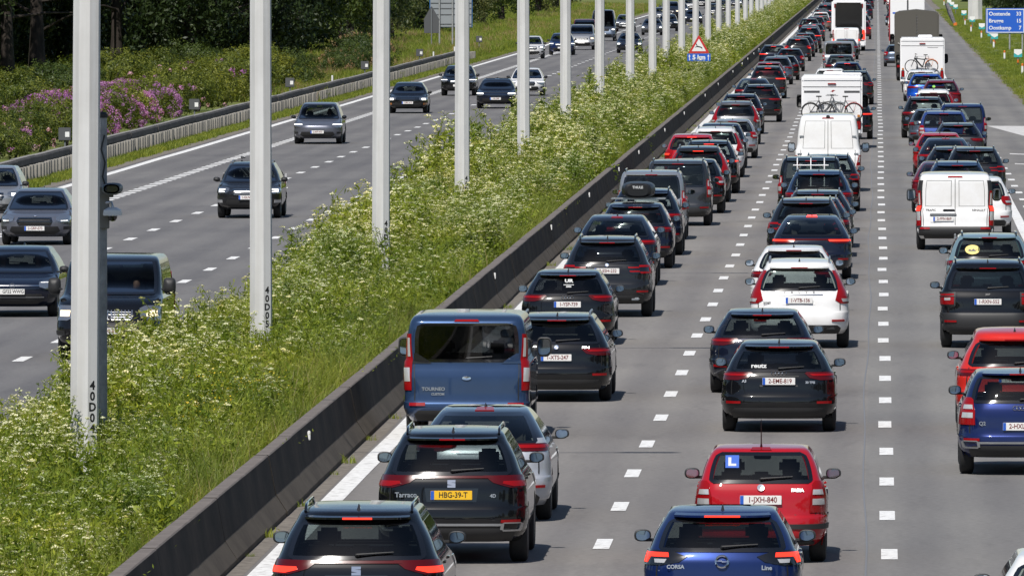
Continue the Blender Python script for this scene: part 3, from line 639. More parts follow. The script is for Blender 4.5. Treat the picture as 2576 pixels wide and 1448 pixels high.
def foliage(seed, n, rx, ry, rz_, size, shell=.55, clump=26, cr=.45, zmin=-1, asp=1.4):
    r = random.Random(seed); m = MB(); k = 0
    while k < n:
        d = rv(r)
        if d.z < zmin: continue
        q = shell + (1 - shell) * r.random() ** .6; q *= 1 + .12 * math.sin(d.x * 5 + seed) + .1 * math.sin(d.y * 7 + d.z * 4)
        c = Vector((d.x * rx * q, d.y * ry * q, d.z * rz_ * q)); R_ = cr * r.uniform(.6, 1.3)
        for j in range(clump):
            p = c + rv(r) * R_ * r.random() ** .5
            q_leaf(m, p, d + rv(r) * .9 + Vector((0, 0, .35)), size * r.uniform(.6, 1.25), asp, r.uniform(0, 6)); k += 1
    return m
def blossoms(seed, n, rx, ry, rz_, mat, front=True):
    r = random.Random(seed); m = MB(); k = 0; hub = [rv(r) for _ in range(max(3, n // 7))]
    while k < n:
        d = (rv(r) if r.random() < .35 else (r.choice(hub) + rv(r) * .16)).normalized()
        if d.z < -.35 or (front and d.y > .3 and d.x < .2): continue
        c = Vector((d.x * rx * 1.03, d.y * ry * 1.03, d.z * rz_ * 1.03)); k += 1; R_ = r.uniform(.08, .17)
        for j in range(16):
            o = rv(r); q_leaf(m, c + o * R_, o + rv(r) * .3, r.uniform(.035, .065), 1.0, r.uniform(0, 6))
    return m.mesh(mat)
BUSH = [foliage(200 + i, 11000, 2.6, 4.2, 1.35, .055, .66, 30, .30, -.45).mesh('leaf_bush') for i in range(3)]
BUSHD = [foliage(210 + i, 10000, 2.6, 4.2, 1.35, .055, .66, 30, .30, -.45).mesh('leaf_mid') for i in range(2)]
BLO = [blossoms(220, 300, 2.6, 4.2, 1.35, 'petal_purple'), blossoms(221, 45, 2.6, 4.2, 1.35, 'petal_purple'), blossoms(222, 34, 2.6, 4.2, 1.35, 'petal_pink'), blossoms(223, 210, 2.6, 4.2, 1.35, 'petal_purple')]
stem = MB()
for i in range(5): stem.tube([(.3 * math.cos(i * 1.3), .5 * math.sin(i * 1.3), -1.4), (.9 * math.cos(i * 1.3), 1.4 * math.sin(i * 1.3), -.1), (1.5 * math.cos(i * 1.3), 2.6 * math.sin(i * 1.3), .5)], [.07, .05, .02], 6)
stem = stem.mesh('bark')
# distance, X, scale, blossom kind (-1 none), colour of bloom in words
BU = [(372, -31.2, .72, 0), (384, -31.6, .70, 3), (397, -31.2, .66, 1), (410, -31.4, .70, 2), (424, -31.5, .76, 1), (437, -31.3, .82, 0), (451, -31.4, .80, 0), (465, -31.6, .84, 3), (480, -31.5, .80, 3), (495, -31.7, .84, 1), (511, -31.8, .86, 2), (528, -31.9, .88, -1), (545, -31.6, .92, 1), (563, -32, .98, -1), (582, -32.0, 1.0, -1), (603, -32.2, .95, -1),
      (390, -36, .80, -1), (412, -36, .82, -1), (434, -36.5, .84, -1), (458, -37, .84, -1), (484, -37, .86, -1), (512, -37, .9, -1), (545, -37, .95, -1), (580, -37, .85, -1), (618, -37, .9, -1)]
W_ORD = ORD
for k, (d, x, s, b) in enumerate(BU):
    front = x > -34
    if b >= 0: lab = '%s rhododendron bush in %s bloom behind the left barrier' % (W_ORD[[q for q in range(len(BU)) if BU[q][3] >= 0].index(k)], {0: 'full purple', 3: 'purple', 1: 'sparse purple', 2: 'pink'}[b])
    elif front: lab = '%s plain green bush without flowers behind the left barrier' % W_ORD[[q for q in range(len(BU)) if BU[q][3] < 0 and BU[q][1] > -34].index(k)]
    else: lab = '%s taller green shrub at the edge of the dark wood' % W_ORD[k - 16]
    t = thing('rhododendron_bush' if b >= 0 else 'green_shrub', lab, 'bush', (x, d, zl(x) + 1.05 * s), rnd.uniform(-.4, .4), 'bushes behind the left barrier')
    t.scale = (s, s, s * rnd.uniform(.92, 1.08))
    ob('foliage', (BUSH[k % 3] if (b >= 0 or k % 3) else BUSHD[k % 2]), t, kind='stuff'); ob('stems', stem, t)
    if b >= 0: ob('blossoms', BLO[b], t, kind='stuff')
for k, (px, d, s, m_) in enumerate(((905, 690, .8, 'dead_leaf'), (860, 668, .55, 'dead_leaf'))):
    t = thing('faded_shrub', ['large', 'small'][k] + ' shrub with faded beige flower heads at the end of the green bushes', 'bush', ((px - 2205) * d / F, d, zl(-36) + 1.0 * s)); t.scale = (s, s, s * 1.25)
    ob('foliage', BUSHD[k], t, kind='stuff'); ob('flower_heads', blossoms(230 + k, 90, 2.6, 4.2, 1.35, m_), t, kind='stuff'); ob('stems', stem, t)

def trunk_mesh(seed, h, r0):
    r = random.Random(seed); m = MB(); p = [Vector((0, 0, -.3))]; 
    for i in range(6): p.append(Vector((r.gauss(0, .10) * i * .5, r.gauss(0, .10) * i * .5, h * (i + 1) / 6)))
    m.tube(p, [r0 * 1.5, r0, r0 * .85, r0 * .7, r0 * .55, r0 * .38, r0 * .2], 12)
    for i in range(9):
        k = r.uniform(.18, .85); b = Vector((0, 0, h * k)); a = r.uniform(0, 6.28); l = h * (.38 - .25 * k) * r.uniform(.8, 1.3)
        e = b + Vector((math.cos(a), math.sin(a), r.uniform(.05, .5))) * l
        m.tube([b, b.lerp(e, .5) + Vector((0, 0, .1)), e], [r0 * .35 * (1.1 - k), r0 * .2, r0 * .06], 7)
    return m.mesh('bark', True)
TR = [trunk_mesh(300 + i, 12, .30) for i in range(3)]
def crown(seed, n, mat, size=.12, rx=3.6, rz_=6.2): return foliage(seed, n, rx, rx, rz_, size, .35, 40, .7).mesh(mat)
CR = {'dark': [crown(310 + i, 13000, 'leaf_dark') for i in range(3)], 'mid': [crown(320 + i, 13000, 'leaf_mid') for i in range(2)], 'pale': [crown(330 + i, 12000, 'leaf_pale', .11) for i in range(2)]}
nt_ = {}
def tree(x, d, s, kind, zc=7.0, where='', grp='trees of the wood left of the road', name=None, thin=1.0):
    nt_[(kind, where)] = nt_.get((kind, where), 0) + 1; i = nt_[(kind, where)]
    lab = '%s %s tree %s' % (W_ORD[i - 1] if i <= 24 else 'rearmost', {'dark': 'dark leafy', 'mid': 'green leafy', 'pale': 'pale grey-green'}[kind], where)
    t = thing(name or 'broadleaf_tree', lab, 'tree', (x, d, zl(x) if x < 0 else 0), rnd.uniform(0, 6.28), grp); t.scale = (s, s, s)
    ob('trunk', TR[i % 3], t); c = ob('crown', CR[kind][i % len(CR[kind])], t, (0, 0, zc), kind='stuff'); c.scale = (1, 1, thin)
    return t
for k in range(22):
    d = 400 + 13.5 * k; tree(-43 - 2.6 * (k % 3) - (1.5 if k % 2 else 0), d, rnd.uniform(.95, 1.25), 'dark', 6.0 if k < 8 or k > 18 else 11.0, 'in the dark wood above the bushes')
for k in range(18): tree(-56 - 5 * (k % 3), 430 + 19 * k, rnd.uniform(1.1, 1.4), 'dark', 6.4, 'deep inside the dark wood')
big = thing('broadleaf_tree', 'thick bare trunk of a large tree standing at the edge of the dark wood', 'tree', (gp(478, 170).x * 0 - 40.2, 40.2 * F / (2205 - 478), zl(-40)))
ob('trunk', MB().tube([(0, 0, -.4), (.02, 0, 1.0), (-.06, 0, 3), (-.12, 0, 6), (0, 0, 12)], [.46, .38, .34, .30, .15], 14).mesh('bark', True), big); ob('crown', CR['dark'][0], big, (0, 0, 12.5), kind='stuff')
for (px, d, s, kd) in ((980, 800, 1.0, 'dark'), (1010, 830, .95, 'dark'), (955, 760, 1.0, 'mid'), (1045, 860, .95, 'pale'), (1075, 880, .9, 'pale'), (900, 780, 1.1, 'dark'), (840, 740, 1.1, 'dark'), (1230, 1010, .8, 'dark'), (1262, 980, .8, 'pale'), (1300, 1040, .9, 'mid'), (1345, 1080, .9, 'mid'), (1195, 960, .9, 'dark'), (1390, 1150, 1.0, 'mid'), (1430, 1220, 1.0, 'pale'), (1470, 1300, 1.1, 'mid'), (1140, 940, 1.1, 'dark'), (1100, 930, 1.1, 'mid'), (1500, 1420, 1.2, 'dark')):
    x = (px - 2205) * d / F - 4; tree(x, d + 25, s, kd, 6.2, 'beyond the meadow near the grey sign backs', 'trees beyond the meadow')
for (px, d, s, kd) in ((2490, 1130, .9, 'dark'), (2515, 1180, 1.0, 'dark'), (2545, 1110, .9, 'dark'), (2580, 1090, .95, 'dark'), (2610, 1060, .95, 'dark'), (2560, 1250, 1.0, 'mid'), (2470, 1300, 1.0, 'mid'), (2430, 1480, 1.0, 'mid'), (2400, 1600, 1.1, 'dark'), (2450, 1560, 1.1, 'dark')):
    tree((px - 2205) * d / F + 3.5, d + 20, s, kd, 4.6, 'behind the blue sign on the right', 'trees behind the blue sign')

for (px, d, s, kd) in ((530, 720, 1.1, 'dark'), (575, 735, 1.1, 'dark'), (620, 750, 1.1, 'mid'), (665, 700, 1.1, 'dark'), (710, 760, 1.1, 'dark'), (760, 720, 1.0, 'dark'), (800, 770, 1.1, 'mid'), (690, 640, 1.0, 'dark'), (745, 655, .9, 'dark'), (600, 645, 1.0, 'dark'), (540, 630, 1.0, 'dark')):
    tree((px - 2205) * d / F - 1.5, d, s, kd, 6.2, 'right of the thick bare trunk', 'trees right of the thick trunk')
P = []
for k in range(230): P.append((rnd.uniform(-78, -48), rnd.uniform(370, 780), rnd.uniform(6.0, 7.5) if k % 2 else rnd.uniform(9.5, 12), rnd.uniform(0, 6.28), rnd.uniform(1.0, 1.4), rnd.randint(0, 2)))
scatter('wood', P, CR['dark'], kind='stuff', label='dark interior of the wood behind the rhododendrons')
# roadside woods out of view; tall trees behind the bridge added to darken reflections
P = []
for k in range(420):
    if k < 150: x, y = rnd.uniform(24, 62), rnd.uniform(-150, 820)
    elif k < 230: x, y = rnd.uniform(-75, -45), rnd.uniform(-150, 360)
    else: x, y = rnd.choice((-1, 1)) * rnd.uniform(22, 120) + 3, rnd.uniform(-420, -110)
    P.append((x, y, rnd.uniform(5.2, 6.4) * (1 if k < 230 else 1.5), rnd.uniform(0, 6.28), rnd.uniform(.9, 1.35) * (1 if k < 230 else 1.6), rnd.randint(0, 1)))
scatter('wood', P, [CR['dark'][1], CR['mid'][0]], kind='stuff', label='woods beside the motorway and unseen trees added behind the bridge to darken reflections')
# ------------------------------------------------------------------ vehicles
def pchip(pts):
    xs = [p[0] for p in pts]; ys = [p[1] for p in pts]; n = len(xs)
    h = [xs[i + 1] - xs[i] for i in range(n - 1)]; dl = [(ys[i + 1] - ys[i]) / h[i] for i in range(n - 1)]
    m = [dl[0]] + [0 if dl[i - 1] * dl[i] <= 0 else 2 * dl[i - 1] * dl[i] / (dl[i - 1] + dl[i]) for i in range(1, n - 1)] + [dl[-1]]
    def f(x):
        if x <= xs[0]: return ys[0]
        if x >= xs[-1]: return ys[-1]
        i = max(k for k in range(n - 1) if xs[k] <= x); t = (x - xs[i]) / h[i]; a = h[i]
        return (1 + 2 * t) * (1 - t) ** 2 * ys[i] + t * (1 - t) ** 2 * a * m[i] + t * t * (3 - 2 * t) * ys[i + 1] + t * t * (t - 1) * a * m[i + 1]
    return f
class Shell:
    def __init__(s, **g):
        s.__dict__.update(g); W, H, gc, bz, zb, zt, yt, wr = g['W'], g['H'], g['gc'], g['bz'], g['zb'], g['zt'], g['yt'], g['wr']; L, hz, hl = g['L'], g['hz'], g['hl']
        yb = g.get('yb', .13); R1 = g.get('R1', .40); R2 = g.get('R2', .34); rise = g.get('rise', .10); sh = g.get('shoulder', .905)
        s.bow = g.get('bow', .085)
        sp = H - zt
        s.w = pchip([(gc - .05, W * .90), (gc + .08, W * .965), (gc + (bz - gc) * .7, W), (bz + (zb - bz) * .35, W * .995), (zb - .06, W * (sh + .045)), (zb + .03, W * sh), ((zb + zt) / 2, (W * sh + wr + .035) / 2 + .022), (zt, wr + .035), (H - .28 * sp, wr - .03), (H - .10 * sp, wr * .82), (H - .03 * sp, wr * .55), (H, wr * .2)])
        s.yr = pchip([(gc - .05, .22), (gc + .03, .06), (gc + .12, .01), (bz - .06, 0), (bz + .03, yb * .35), (bz + (zb - bz) * .6, yb * .55), (zb - .02, yb), (zt, yt), (H - .35 * sp, yt + rise), (H - .12 * sp, yt + rise + .45), (H, yt + rise + (L - hl - yt) * .25)])
        fl = g.get('nose', 1.0)
        s.yf = pchip([(gc - .05, .30), (gc + .06, .08), (gc + .20, .02), (bz, .0), (bz + .10, .03 * fl), (hz - .19, .16 * fl), (hz - .07, .52 * hl), (hz, hl), (H - .10, hl + g.get('rake', .72)), (H - .045, hl + g.get('rake', .72) + .22), (H - .012, hl + g.get('rake', .72) + .55), (H, hl + g.get('rake', .72) + .8)])
        s.R1, s.R2 = R1, R2
        s.Rr = pchip([(gc - .05, R1), (bz, R1), (zb, R2), (zt, R2), (H, R2)])
        s.Rf = pchip([(gc - .05, R1 * 1.2), (bz, R1 * 1.35), (hz, g.get('Rf1', .45)), (H - .1, .22), (H, .2)])
    def rad(s, z, fn): return min(fn(z), s.w(z) * .96)
    def sec(s, t, z, front=False):
        w = s.w(z); Rr = s.rad(z, s.Rf if front else s.Rr); y0 = (s.yf if front else s.yr)(z); a = abs(t)
        x = min(a, 1.0) * w; q = max(0.0, (x - (w - Rr)) / Rr); d = y0 + s.bow * (x / w) ** 2 + Rr * (1 - math.sqrt(max(0.0, 1 - q * q))) + max(0.0, a - 1.0)
        return Vector((math.copysign(x, t), (s.L - s.ro - d) if front else (-s.ro + d), z))
    def rear(s, t, z): return s.sec(t, z)
    def front(s, t, z): return s.sec(t, z, True)
    def side(s, y, z, sg=1): return Vector((sg * s.w(z), y, z))
TT = [0, .12, .25, .38, .5, .62, .72, .80, .87, .92, .955, .98, 1.0]
def body_mesh(s, K=26):
    H, gc, zb, zt, hz = s.H, s.gc, s.zb, s.zt, s.hz; ra = s.wr_ + .055
    zs = set([gc - .05, gc + .0, gc + .06, gc + .14, s.bz - .08, s.bz, s.bz + .05, zb - .05, zb, zt, hz - .19, hz - .07, hz, hz + .03, H - .10])
    for k in range(1, 7): zs.add(gc + .14 + (s.bz - .08 - gc - .14) * k / 7)
    for k in range(1, 6): zs.add(s.bz + .05 + (zb - .05 - s.bz - .05) * k / 6); zs.add(zb + (zt - zb) * k / 6)
    for k in range(1, 9): zs.add(zt + (H - zt) * (1 - (1 - k / 8) ** 1.8))
    zs = sorted(zs); out = [zs[0]]
    for z in zs[1:]:
        if z - out[-1] > .006: out.append(z)
    zs = out; nT = len(TT); V = []; meta = []
    for z in zs:
        rp = [s.rear(t, z) for t in TT]; fp = [s.front(t, z) for t in TT]; y0, y1 = rp[-1].y, fp[-1].y; w = s.w(z)
        if y1 < y0 + .02: y1 = y0 + .02
        sd = [Vector((w, y0 + (y1 - y0) * (k + 1) / (K + 1), z)) for k in range(K)]
        half = rp + sd + fp[::-1]
        V += half + [Vector((-p.x, p.y, p.z)) for p in half[-2:0:-1]]
    n = 2 * (2 * nT + K) - 2; h = 2 * nT + K
    def tinfo(c):
        c2 = c if c < h else n - c
        return ('r', TT[c2]) if c2 < nT else (('s', 0) if c2 < nT + K else ('f', TT[h - 1 - c2]))
    F_ = []; dead = set(); keepv = set()
    for j in range(len(zs) - 1):
        zm = (zs[j] + zs[j + 1]) / 2
        for c in range(n):
            c1 = (c + 1) % n; a, b = tinfo(c), tinfo(c1); q = (j * n + c, j * n + c1, (j + 1) * n + c1, (j + 1) * n + c)
            if s.rear_glass and a[0] == 'r' and b[0] == 'r' and max(a[1], b[1]) <= s.th + 1e-6 and zb < zm < zt: continue
            if a[0] == 'f' and b[0] == 'f' and max(a[1], b[1]) <= .87 + 1e-6 and hz + .03 < zm < H - .10: continue
            if a[0] == 's' or b[0] == 's':
                ct = sum((V[i] for i in q), Vector()) / 4; hit = False
                for ay in (0, s.wb):
                    if math.hypot(ct.y - ay, ct.z - s.wr_) < ra: hit = True; dead.update(q)
                if hit: continue
            F_.append(q); keepv.update(q)
    for i in dead & keepv:
        p = V[i]; ay = 0 if abs(p.y) < abs(p.y - s.wb) else s.wb; dy, dz = p.y - ay, p.z - s.wr_; l = math.hypot(dy, dz)
        if p.z > gc and l > .05: p.y, p.z = ay + dy / l * ra, max(gc - .05, s.wr_ + dz / l * ra)
    F_.append(tuple(range((len(zs) - 1) * n, len(zs) * n)))
    zr_ = zb + .04; ix = [1 if min(V[i].z for i in f) > zr_ else 0 for f in F_]
    return mk(V, F_, ['plastic', 'gloss_black'], True, 28, idx=ix, name='body')
def patch(f, rows, nc=8, off=.006, thick=.014, nr=3, c=Vector((0, 1.6, .8)), mb=None):
    R_ = []
    for a, b in zip(rows[:-1], rows[1:]):
        for k in range(nr): u = k / nr; R_.append(tuple(a[i] + (b[i] - a[i]) * u for i in range(3)))
    R_.append(rows[-1]); top = []; bot = []
    for (z, t0, t1) in R_:
        for k in range(nc + 1):
            t = t0 + (t1 - t0) * k / nc; p = f(t, z); e = .004
            n = (f(t + e, z) - f(t - e, z)).cross(f(t, z + e) - f(t, z - e))
            n = n.normalized() if n.length > 1e-9 else Vector((0, -1, 0))
            if n.dot(p - c) < 0: n = -n
            top.append(p + n * off); bot.append(p + n * (off - thick))
    N = len(top); m = nc + 1; nr_ = len(R_); Fc = [(j * m + i, j * m + i + 1, (j + 1) * m + i + 1, (j + 1) * m + i) for j in range(nr_ - 1) for i in range(nc)]
    ring = [i for i in range(m)] + [j * m + m - 1 for j in range(1, nr_)] + [(nr_ - 1) * m + i for i in range(m - 2, -1, -1)] + [j * m for j in range(nr_ - 2, 0, -1)]
    for a, b in zip(ring, ring[1:] + ring[:1]): Fc.append((a, b, N + b, N + a))
    mb = mb or MB(); mb.add(top + bot, Fc); return mb
def neg(rows): return [(z, -a, -b) for (z, a, b) in rows]
def window(f, zb, zt, tb, tt, ins=.045, off=.008, cor=.05, nc=12, flare=0.0):
    """glass with its black border: returns (glass MB, border MB)"""
    zs = [zb, zb + .02, zb + ins] + [zb + ins + (zt - zb - 2 * ins) * k / 5 for k in range(1, 5)] + [zt - ins, zt - .02, zt]
    def half(z):
        u = (z - zb) / (zt - zb); t = tb + (tt - tb) * u
        e = min(z - zb, zt - z); c = cor * max(0, 1 - e / .06) ** 2
        return t - c
    G, B = MB(), MB(); gi = []; P = []
    for j, z in enumerate(zs):
        ho = half(z); hi = ho - ins / .62 * .9
        ts = [-ho] + [-hi + 2 * hi * k / nc for k in range(nc + 1)] + [ho]
        P.append(ts)
    m = nc + 3
    def pt(t, z):
        e = .004; p = f(t, z); n = (f(t + e, z) - f(t - e, z)).cross(f(t, z + e) - f(t, z - e)).normalized()
        if n.dot(p - Vector((0, 1.6, .8))) < 0: n = -n
        return p + n * off
    V = [pt(t, z) for ts, z in zip(P, zs) for t in ts]
    gf = []; bf = []
    for j in range(len(zs) - 1):
        for i in range(m - 1):
            q = (j * m + i, j * m + i + 1, (j + 1) * m + i + 1, (j + 1) * m + i)
            (gf if (0 < i < m - 2 and 2 <= j <= len(zs) - 4) else bf).append(q)
    G.add(V, gf); B.add(V, bf); return G, B
_W = {}
def wheel_meshes(r, w):
    k = (round(r, 3), round(w, 3))
    if k not in _W:
        ty = MB().lathe([(-w / 2 + .01, r * .66), (-w / 2, r * .80), (-w / 2 + .012, r * .93), (-w / 2 + .035, r * .985), (-w / 4, r), (w / 4, r), (w / 2 - .035, r * .985), (w / 2 - .012, r * .93), (w / 2, r * .80), (w / 2 - .01, r * .66)], 28, 'X').mesh('tyre', True)
        rm = MB().lathe([(w * .30, r * .12), (w * .36, r * .16), (w * .36, r * .20), (w * .22, r * .21)], 20, 'X').lathe([(w * .30, r * .57), (w * .44, r * .62), (w * .46, r * .67), (w * .30, r * .69), (-w * .4, r * .66), (-w * .4, r * .60)], 24, 'X')
        for a in range(5):
            an = a * 2 * math.pi / 5
            for da in (-.16, .16):
                c, s_ = math.cos(an + da * .4), math.sin(an + da * .4); c2, s2 = math.cos(an + da), math.sin(an + da); o = Vector((0, -s_, c)) * .022
                p0 = Vector((w * .33, c * r * .14, s_ * r * .14)); p1 = Vector((w * .40, c2 * r * .63, s2 * r * .63))
                rm.add([p0 - o, p0 + o, p1 + o * .8, p1 - o * .8, p0 - o - Vector((.03, 0, 0)), p0 + o - Vector((.03, 0, 0)), p1 + o * .8 - Vector((.03, 0, 0)), p1 - o * .8 - Vector((.03, 0, 0))], [(0, 1, 2, 3), (4, 5, 6, 7), (0, 1, 5, 4), (2, 3, 7, 6), (1, 2, 6, 5), (0, 3, 7, 4)])
        rm.lathe([(-.02, .001), (-.02, r * .45), (-.01, r * .5)], 18, 'X')
        _W[k] = (ty, rm.mesh('rim', True), rm.mesh('rim_dark', True))
    return _W[k]
def mirror_mesh(sx=.125, sy=.075, sz=.085, boxy=.65):
    V = []; Fc = []; N = 18; prof = [(-1.0, .86), (-.92, .97), (-.5, 1.0), (.2, .92), (.8, .6), (1.0, .25)]
    for (yy, k) in prof: V += [(sx * k * math.copysign(abs(math.cos(a)) ** boxy, math.cos(a)) - (.02 if math.sin(a) < -.5 and math.cos(a) > 0 else 0), yy * sy, sz * k * math.copysign(abs(math.sin(a)) ** boxy, math.sin(a))) for a in [2 * math.pi * i / N for i in range(N)]]
    for j in range(len(prof) - 1): Fc += [(j * N + i, j * N + (i + 1) % N, (j + 1) * N + (i + 1) % N, (j + 1) * N + i) for i in range(N)]
    Fc += [tuple(range((len(prof) - 1) * N, len(prof) * N))]
    hs = mk(V, Fc, 'plastic', True, 40)
    gl = mk([(x * .93, -sy * .93, z * .93) for (x, y, z) in V[:N]] , [tuple(range(N))], 'mirror_glass')
    return hs, gl
MIR = mirror_mesh(.098, .065, .070, .75); MIRV = mirror_mesh(.12, .08, .16, .5); MIRT = mirror_mesh(.13, .1, .26, .45)
def seat_mesh():
    m = MB().box(-.24, .24, -.06, .07, .35, .98, .05).box(-.13, .13, -.05, .05, 1.02, 1.20, .04); m.tube([(-.06, 0, .95), (-.06, 0, 1.05)], .01, 6).tube([(.06, 0, .95), (.06, 0, 1.05)], .01, 6)
    return m.mesh('interior_lightened', True, 40)
SEAT = seat_mesh()
HEADREST = MB().box(-.12, .12, -.04, .04, -.09, .09, .035).mesh('interior_lightened', True, 40)
FIN = MB().add([(-.028, .16, 0), (.028, .16, 0), (.022, -.03, 0), (-.022, -.03, 0), (-.004, -.005, .065), (.004, -.005, .065), (0, .04, .055)], [(0, 1, 6), (0, 6, 4, 3), (1, 2, 5, 6), (2, 3, 4, 5), (4, 6, 5)]).mesh('gloss_black')

# ---- rear lamp designs: (name, material, rows (z, t0, t1) for the right-hand side, height above skin)
def lamps(kind, g, lit=False):
    zl_ = g.get('zl', g['zb'] - .12); L_ = 'red_lit' if lit else 'red_lens'; o = []
    if kind == 'wedge':
        o = [('tail_lamp', 'dark_red_lens', [(zl_ - .065, .74, 1.12), (zl_ - .03, .56, 1.16), (zl_ + .04, .48, 1.14), (zl_ + .06, .52, 1.08)], .010), ('lamp_strip', L_, [(zl_ + .0, .62, 1.08), (zl_ + .032, .56, 1.08)], .015)]
    elif kind == 'slim':
        o = [('tail_lamp', 'dark_red_lens', [(zl_ - .05, .60, 1.10), (zl_, .40, 1.12), (zl_ + .05, .38, 1.08)], .010), ('lamp_strip', L_, [(zl_ - .01, .46, 1.06), (zl_ + .03, .44, 1.06)], .015)]
    elif kind == 'bar':
        o = [('tail_lamp', 'dark_red_lens', [(zl_ - .10, .80, 1.12), (zl_ - .04, .58, 1.12), (zl_ + .05, .46, 1.12)], .010), ('lamp_strip', L_, [(zl_ - .085, .84, 1.06), (zl_ - .05, .70, 1.08), (zl_ - .02, .72, 1.08)], .016)]
    elif kind == 'block':
        o = [('tail_lamp', 'red_lens', [(zl_ - .19, .74, 1.06), (zl_, .76, 1.09), (zl_ + .17, .84, 1.07), (zl_ + .20, .89, 1.0)], .012), ('reversing_lamp', 'clear_lens', [(zl_ - .09, .78, .955), (zl_ - .015, .79, .955)], .017), ('indicator', 'clear_lens', [(zl_ + .035, .80, .955), (zl_ + .095, .82, .955)], .017)]
    elif kind == 'tall':
        zt = g['zt']; o = [('tail_lamp', 'red_lens', [(zl_ - .13, .84, 1.03), (zl_ - .07, .74, 1.14), (zl_ + .06, .80, 1.12), (zl_ + .15, .86, 1.05), (zl_ + .28, .885, 1.02), (zt - .02, .91, 1.0)], .012), ('lamp_strip', 'red_lit' if lit else 'clear_lens', [(zl_ - .10, .88, .99), (zl_ - .04, .86, .99)], .018)]
    elif kind == 'vert':
        z0, z1 = g.get('lz', (.72, 1.50)); h = z1 - z0
        o = [('tail_lamp', 'red_lens', [(z0, .88, 1.02), (z0 + h * .5, .875, 1.03), (z0 + h * .6, .90, 1.03), (z1, .935, 1.0)], .014), ('reversing_lamp', 'clear_lens', [(z0 + h * .16, .90, .985), (z0 + h * .40, .90, .985)], .019), ('indicator', 'clear_lens', [(z0 + h * .60, .925, .965), (z0 + h * .93, .945, .975)], .019)]
        if lit: o.append(('lamp_strip', 'red_lit', [(z0 + h * .42, .90, .99), (z0 + h * .56, .90, .99)], .02))
    elif kind == 'square':
        o = [('lamp_frame', 'plastic', [(zl_ - .13, .69, 1.04), (zl_ + .13, .69, 1.04)], .012), ('tail_lamp', L_, [(zl_ - .10, .72, .995), (zl_ + .10, .72, .995)], .022), ('reversing_lamp', 'clear_lens', [(zl_ - .02, .79, .91), (zl_ + .025, .79, .91)], .027), ('lamp_guard', 'plastic', [(zl_ + .045, .71, 1.0), (zl_ + .06, .71, 1.0)], .03)]
    elif kind == 'loop':     # closed red loop with two prongs towards the middle
        o = [('tail_lamp', 'gloss_black', [(zl_ - .09, .58, 1.06), (zl_ - .06, .50, 1.12), (zl_ + .05, .46, 1.12), (zl_ + .11, .74, 1.06)], .010), ('lamp_strip', L_, [(zl_ - .085, .76, 1.04), (zl_ - .045, .74, 1.06)], .016), ('lamp_strip', L_, [(zl_ + .045, .74, 1.06), (zl_ + .085, .76, 1.03)], .016), ('lamp_strip', L_, [(zl_ - .045, .97, 1.06), (zl_ + .045, .97, 1.06)], .016), ('lamp_strip', L_, [(zl_ + .025, .49, .74), (zl_ + .05, .49, .74)], .016), ('lamp_strip', L_, [(zl_ - .055, .53, .74), (zl_ - .025, .51, .74)], .016)]
    elif kind == 'angle':    # angular flame shape, lit L
        o = [('tail_lamp', 'gloss_black', [(zl_ - .085, .78, 1.05), (zl_ - .05, .56, 1.12), (zl_ + .01, .46, 1.12), (zl_ + .075, .70, 1.08)], .010), ('lamp_strip', L_, [(zl_ + .005, .70, 1.08), (zl_ + .05, .72, 1.07)], .016), ('lamp_strip', L_, [(zl_ - .06, .96, 1.06), (zl_ + .006, .94, 1.08)], .016), ('reversing_lamp', 'clear_lens', [(zl_ - .06, .74, .86), (zl_ - .02, .72, .88)], .016)]
    elif kind == 'round':
        o = [('tail_lamp', 'red_lens', [(zl_ - .12, .84, 1.04), (zl_ - .06, .74, 1.12), (zl_ + .06, .70, 1.12), (zl_ + .11, .78, 1.05)], .014), ('lamp_strip', 'red_lit' if lit else 'clear_lens', [(zl_ - .06, .84, .98), (zl_ - .01, .82, .98)], .02)]
    return o
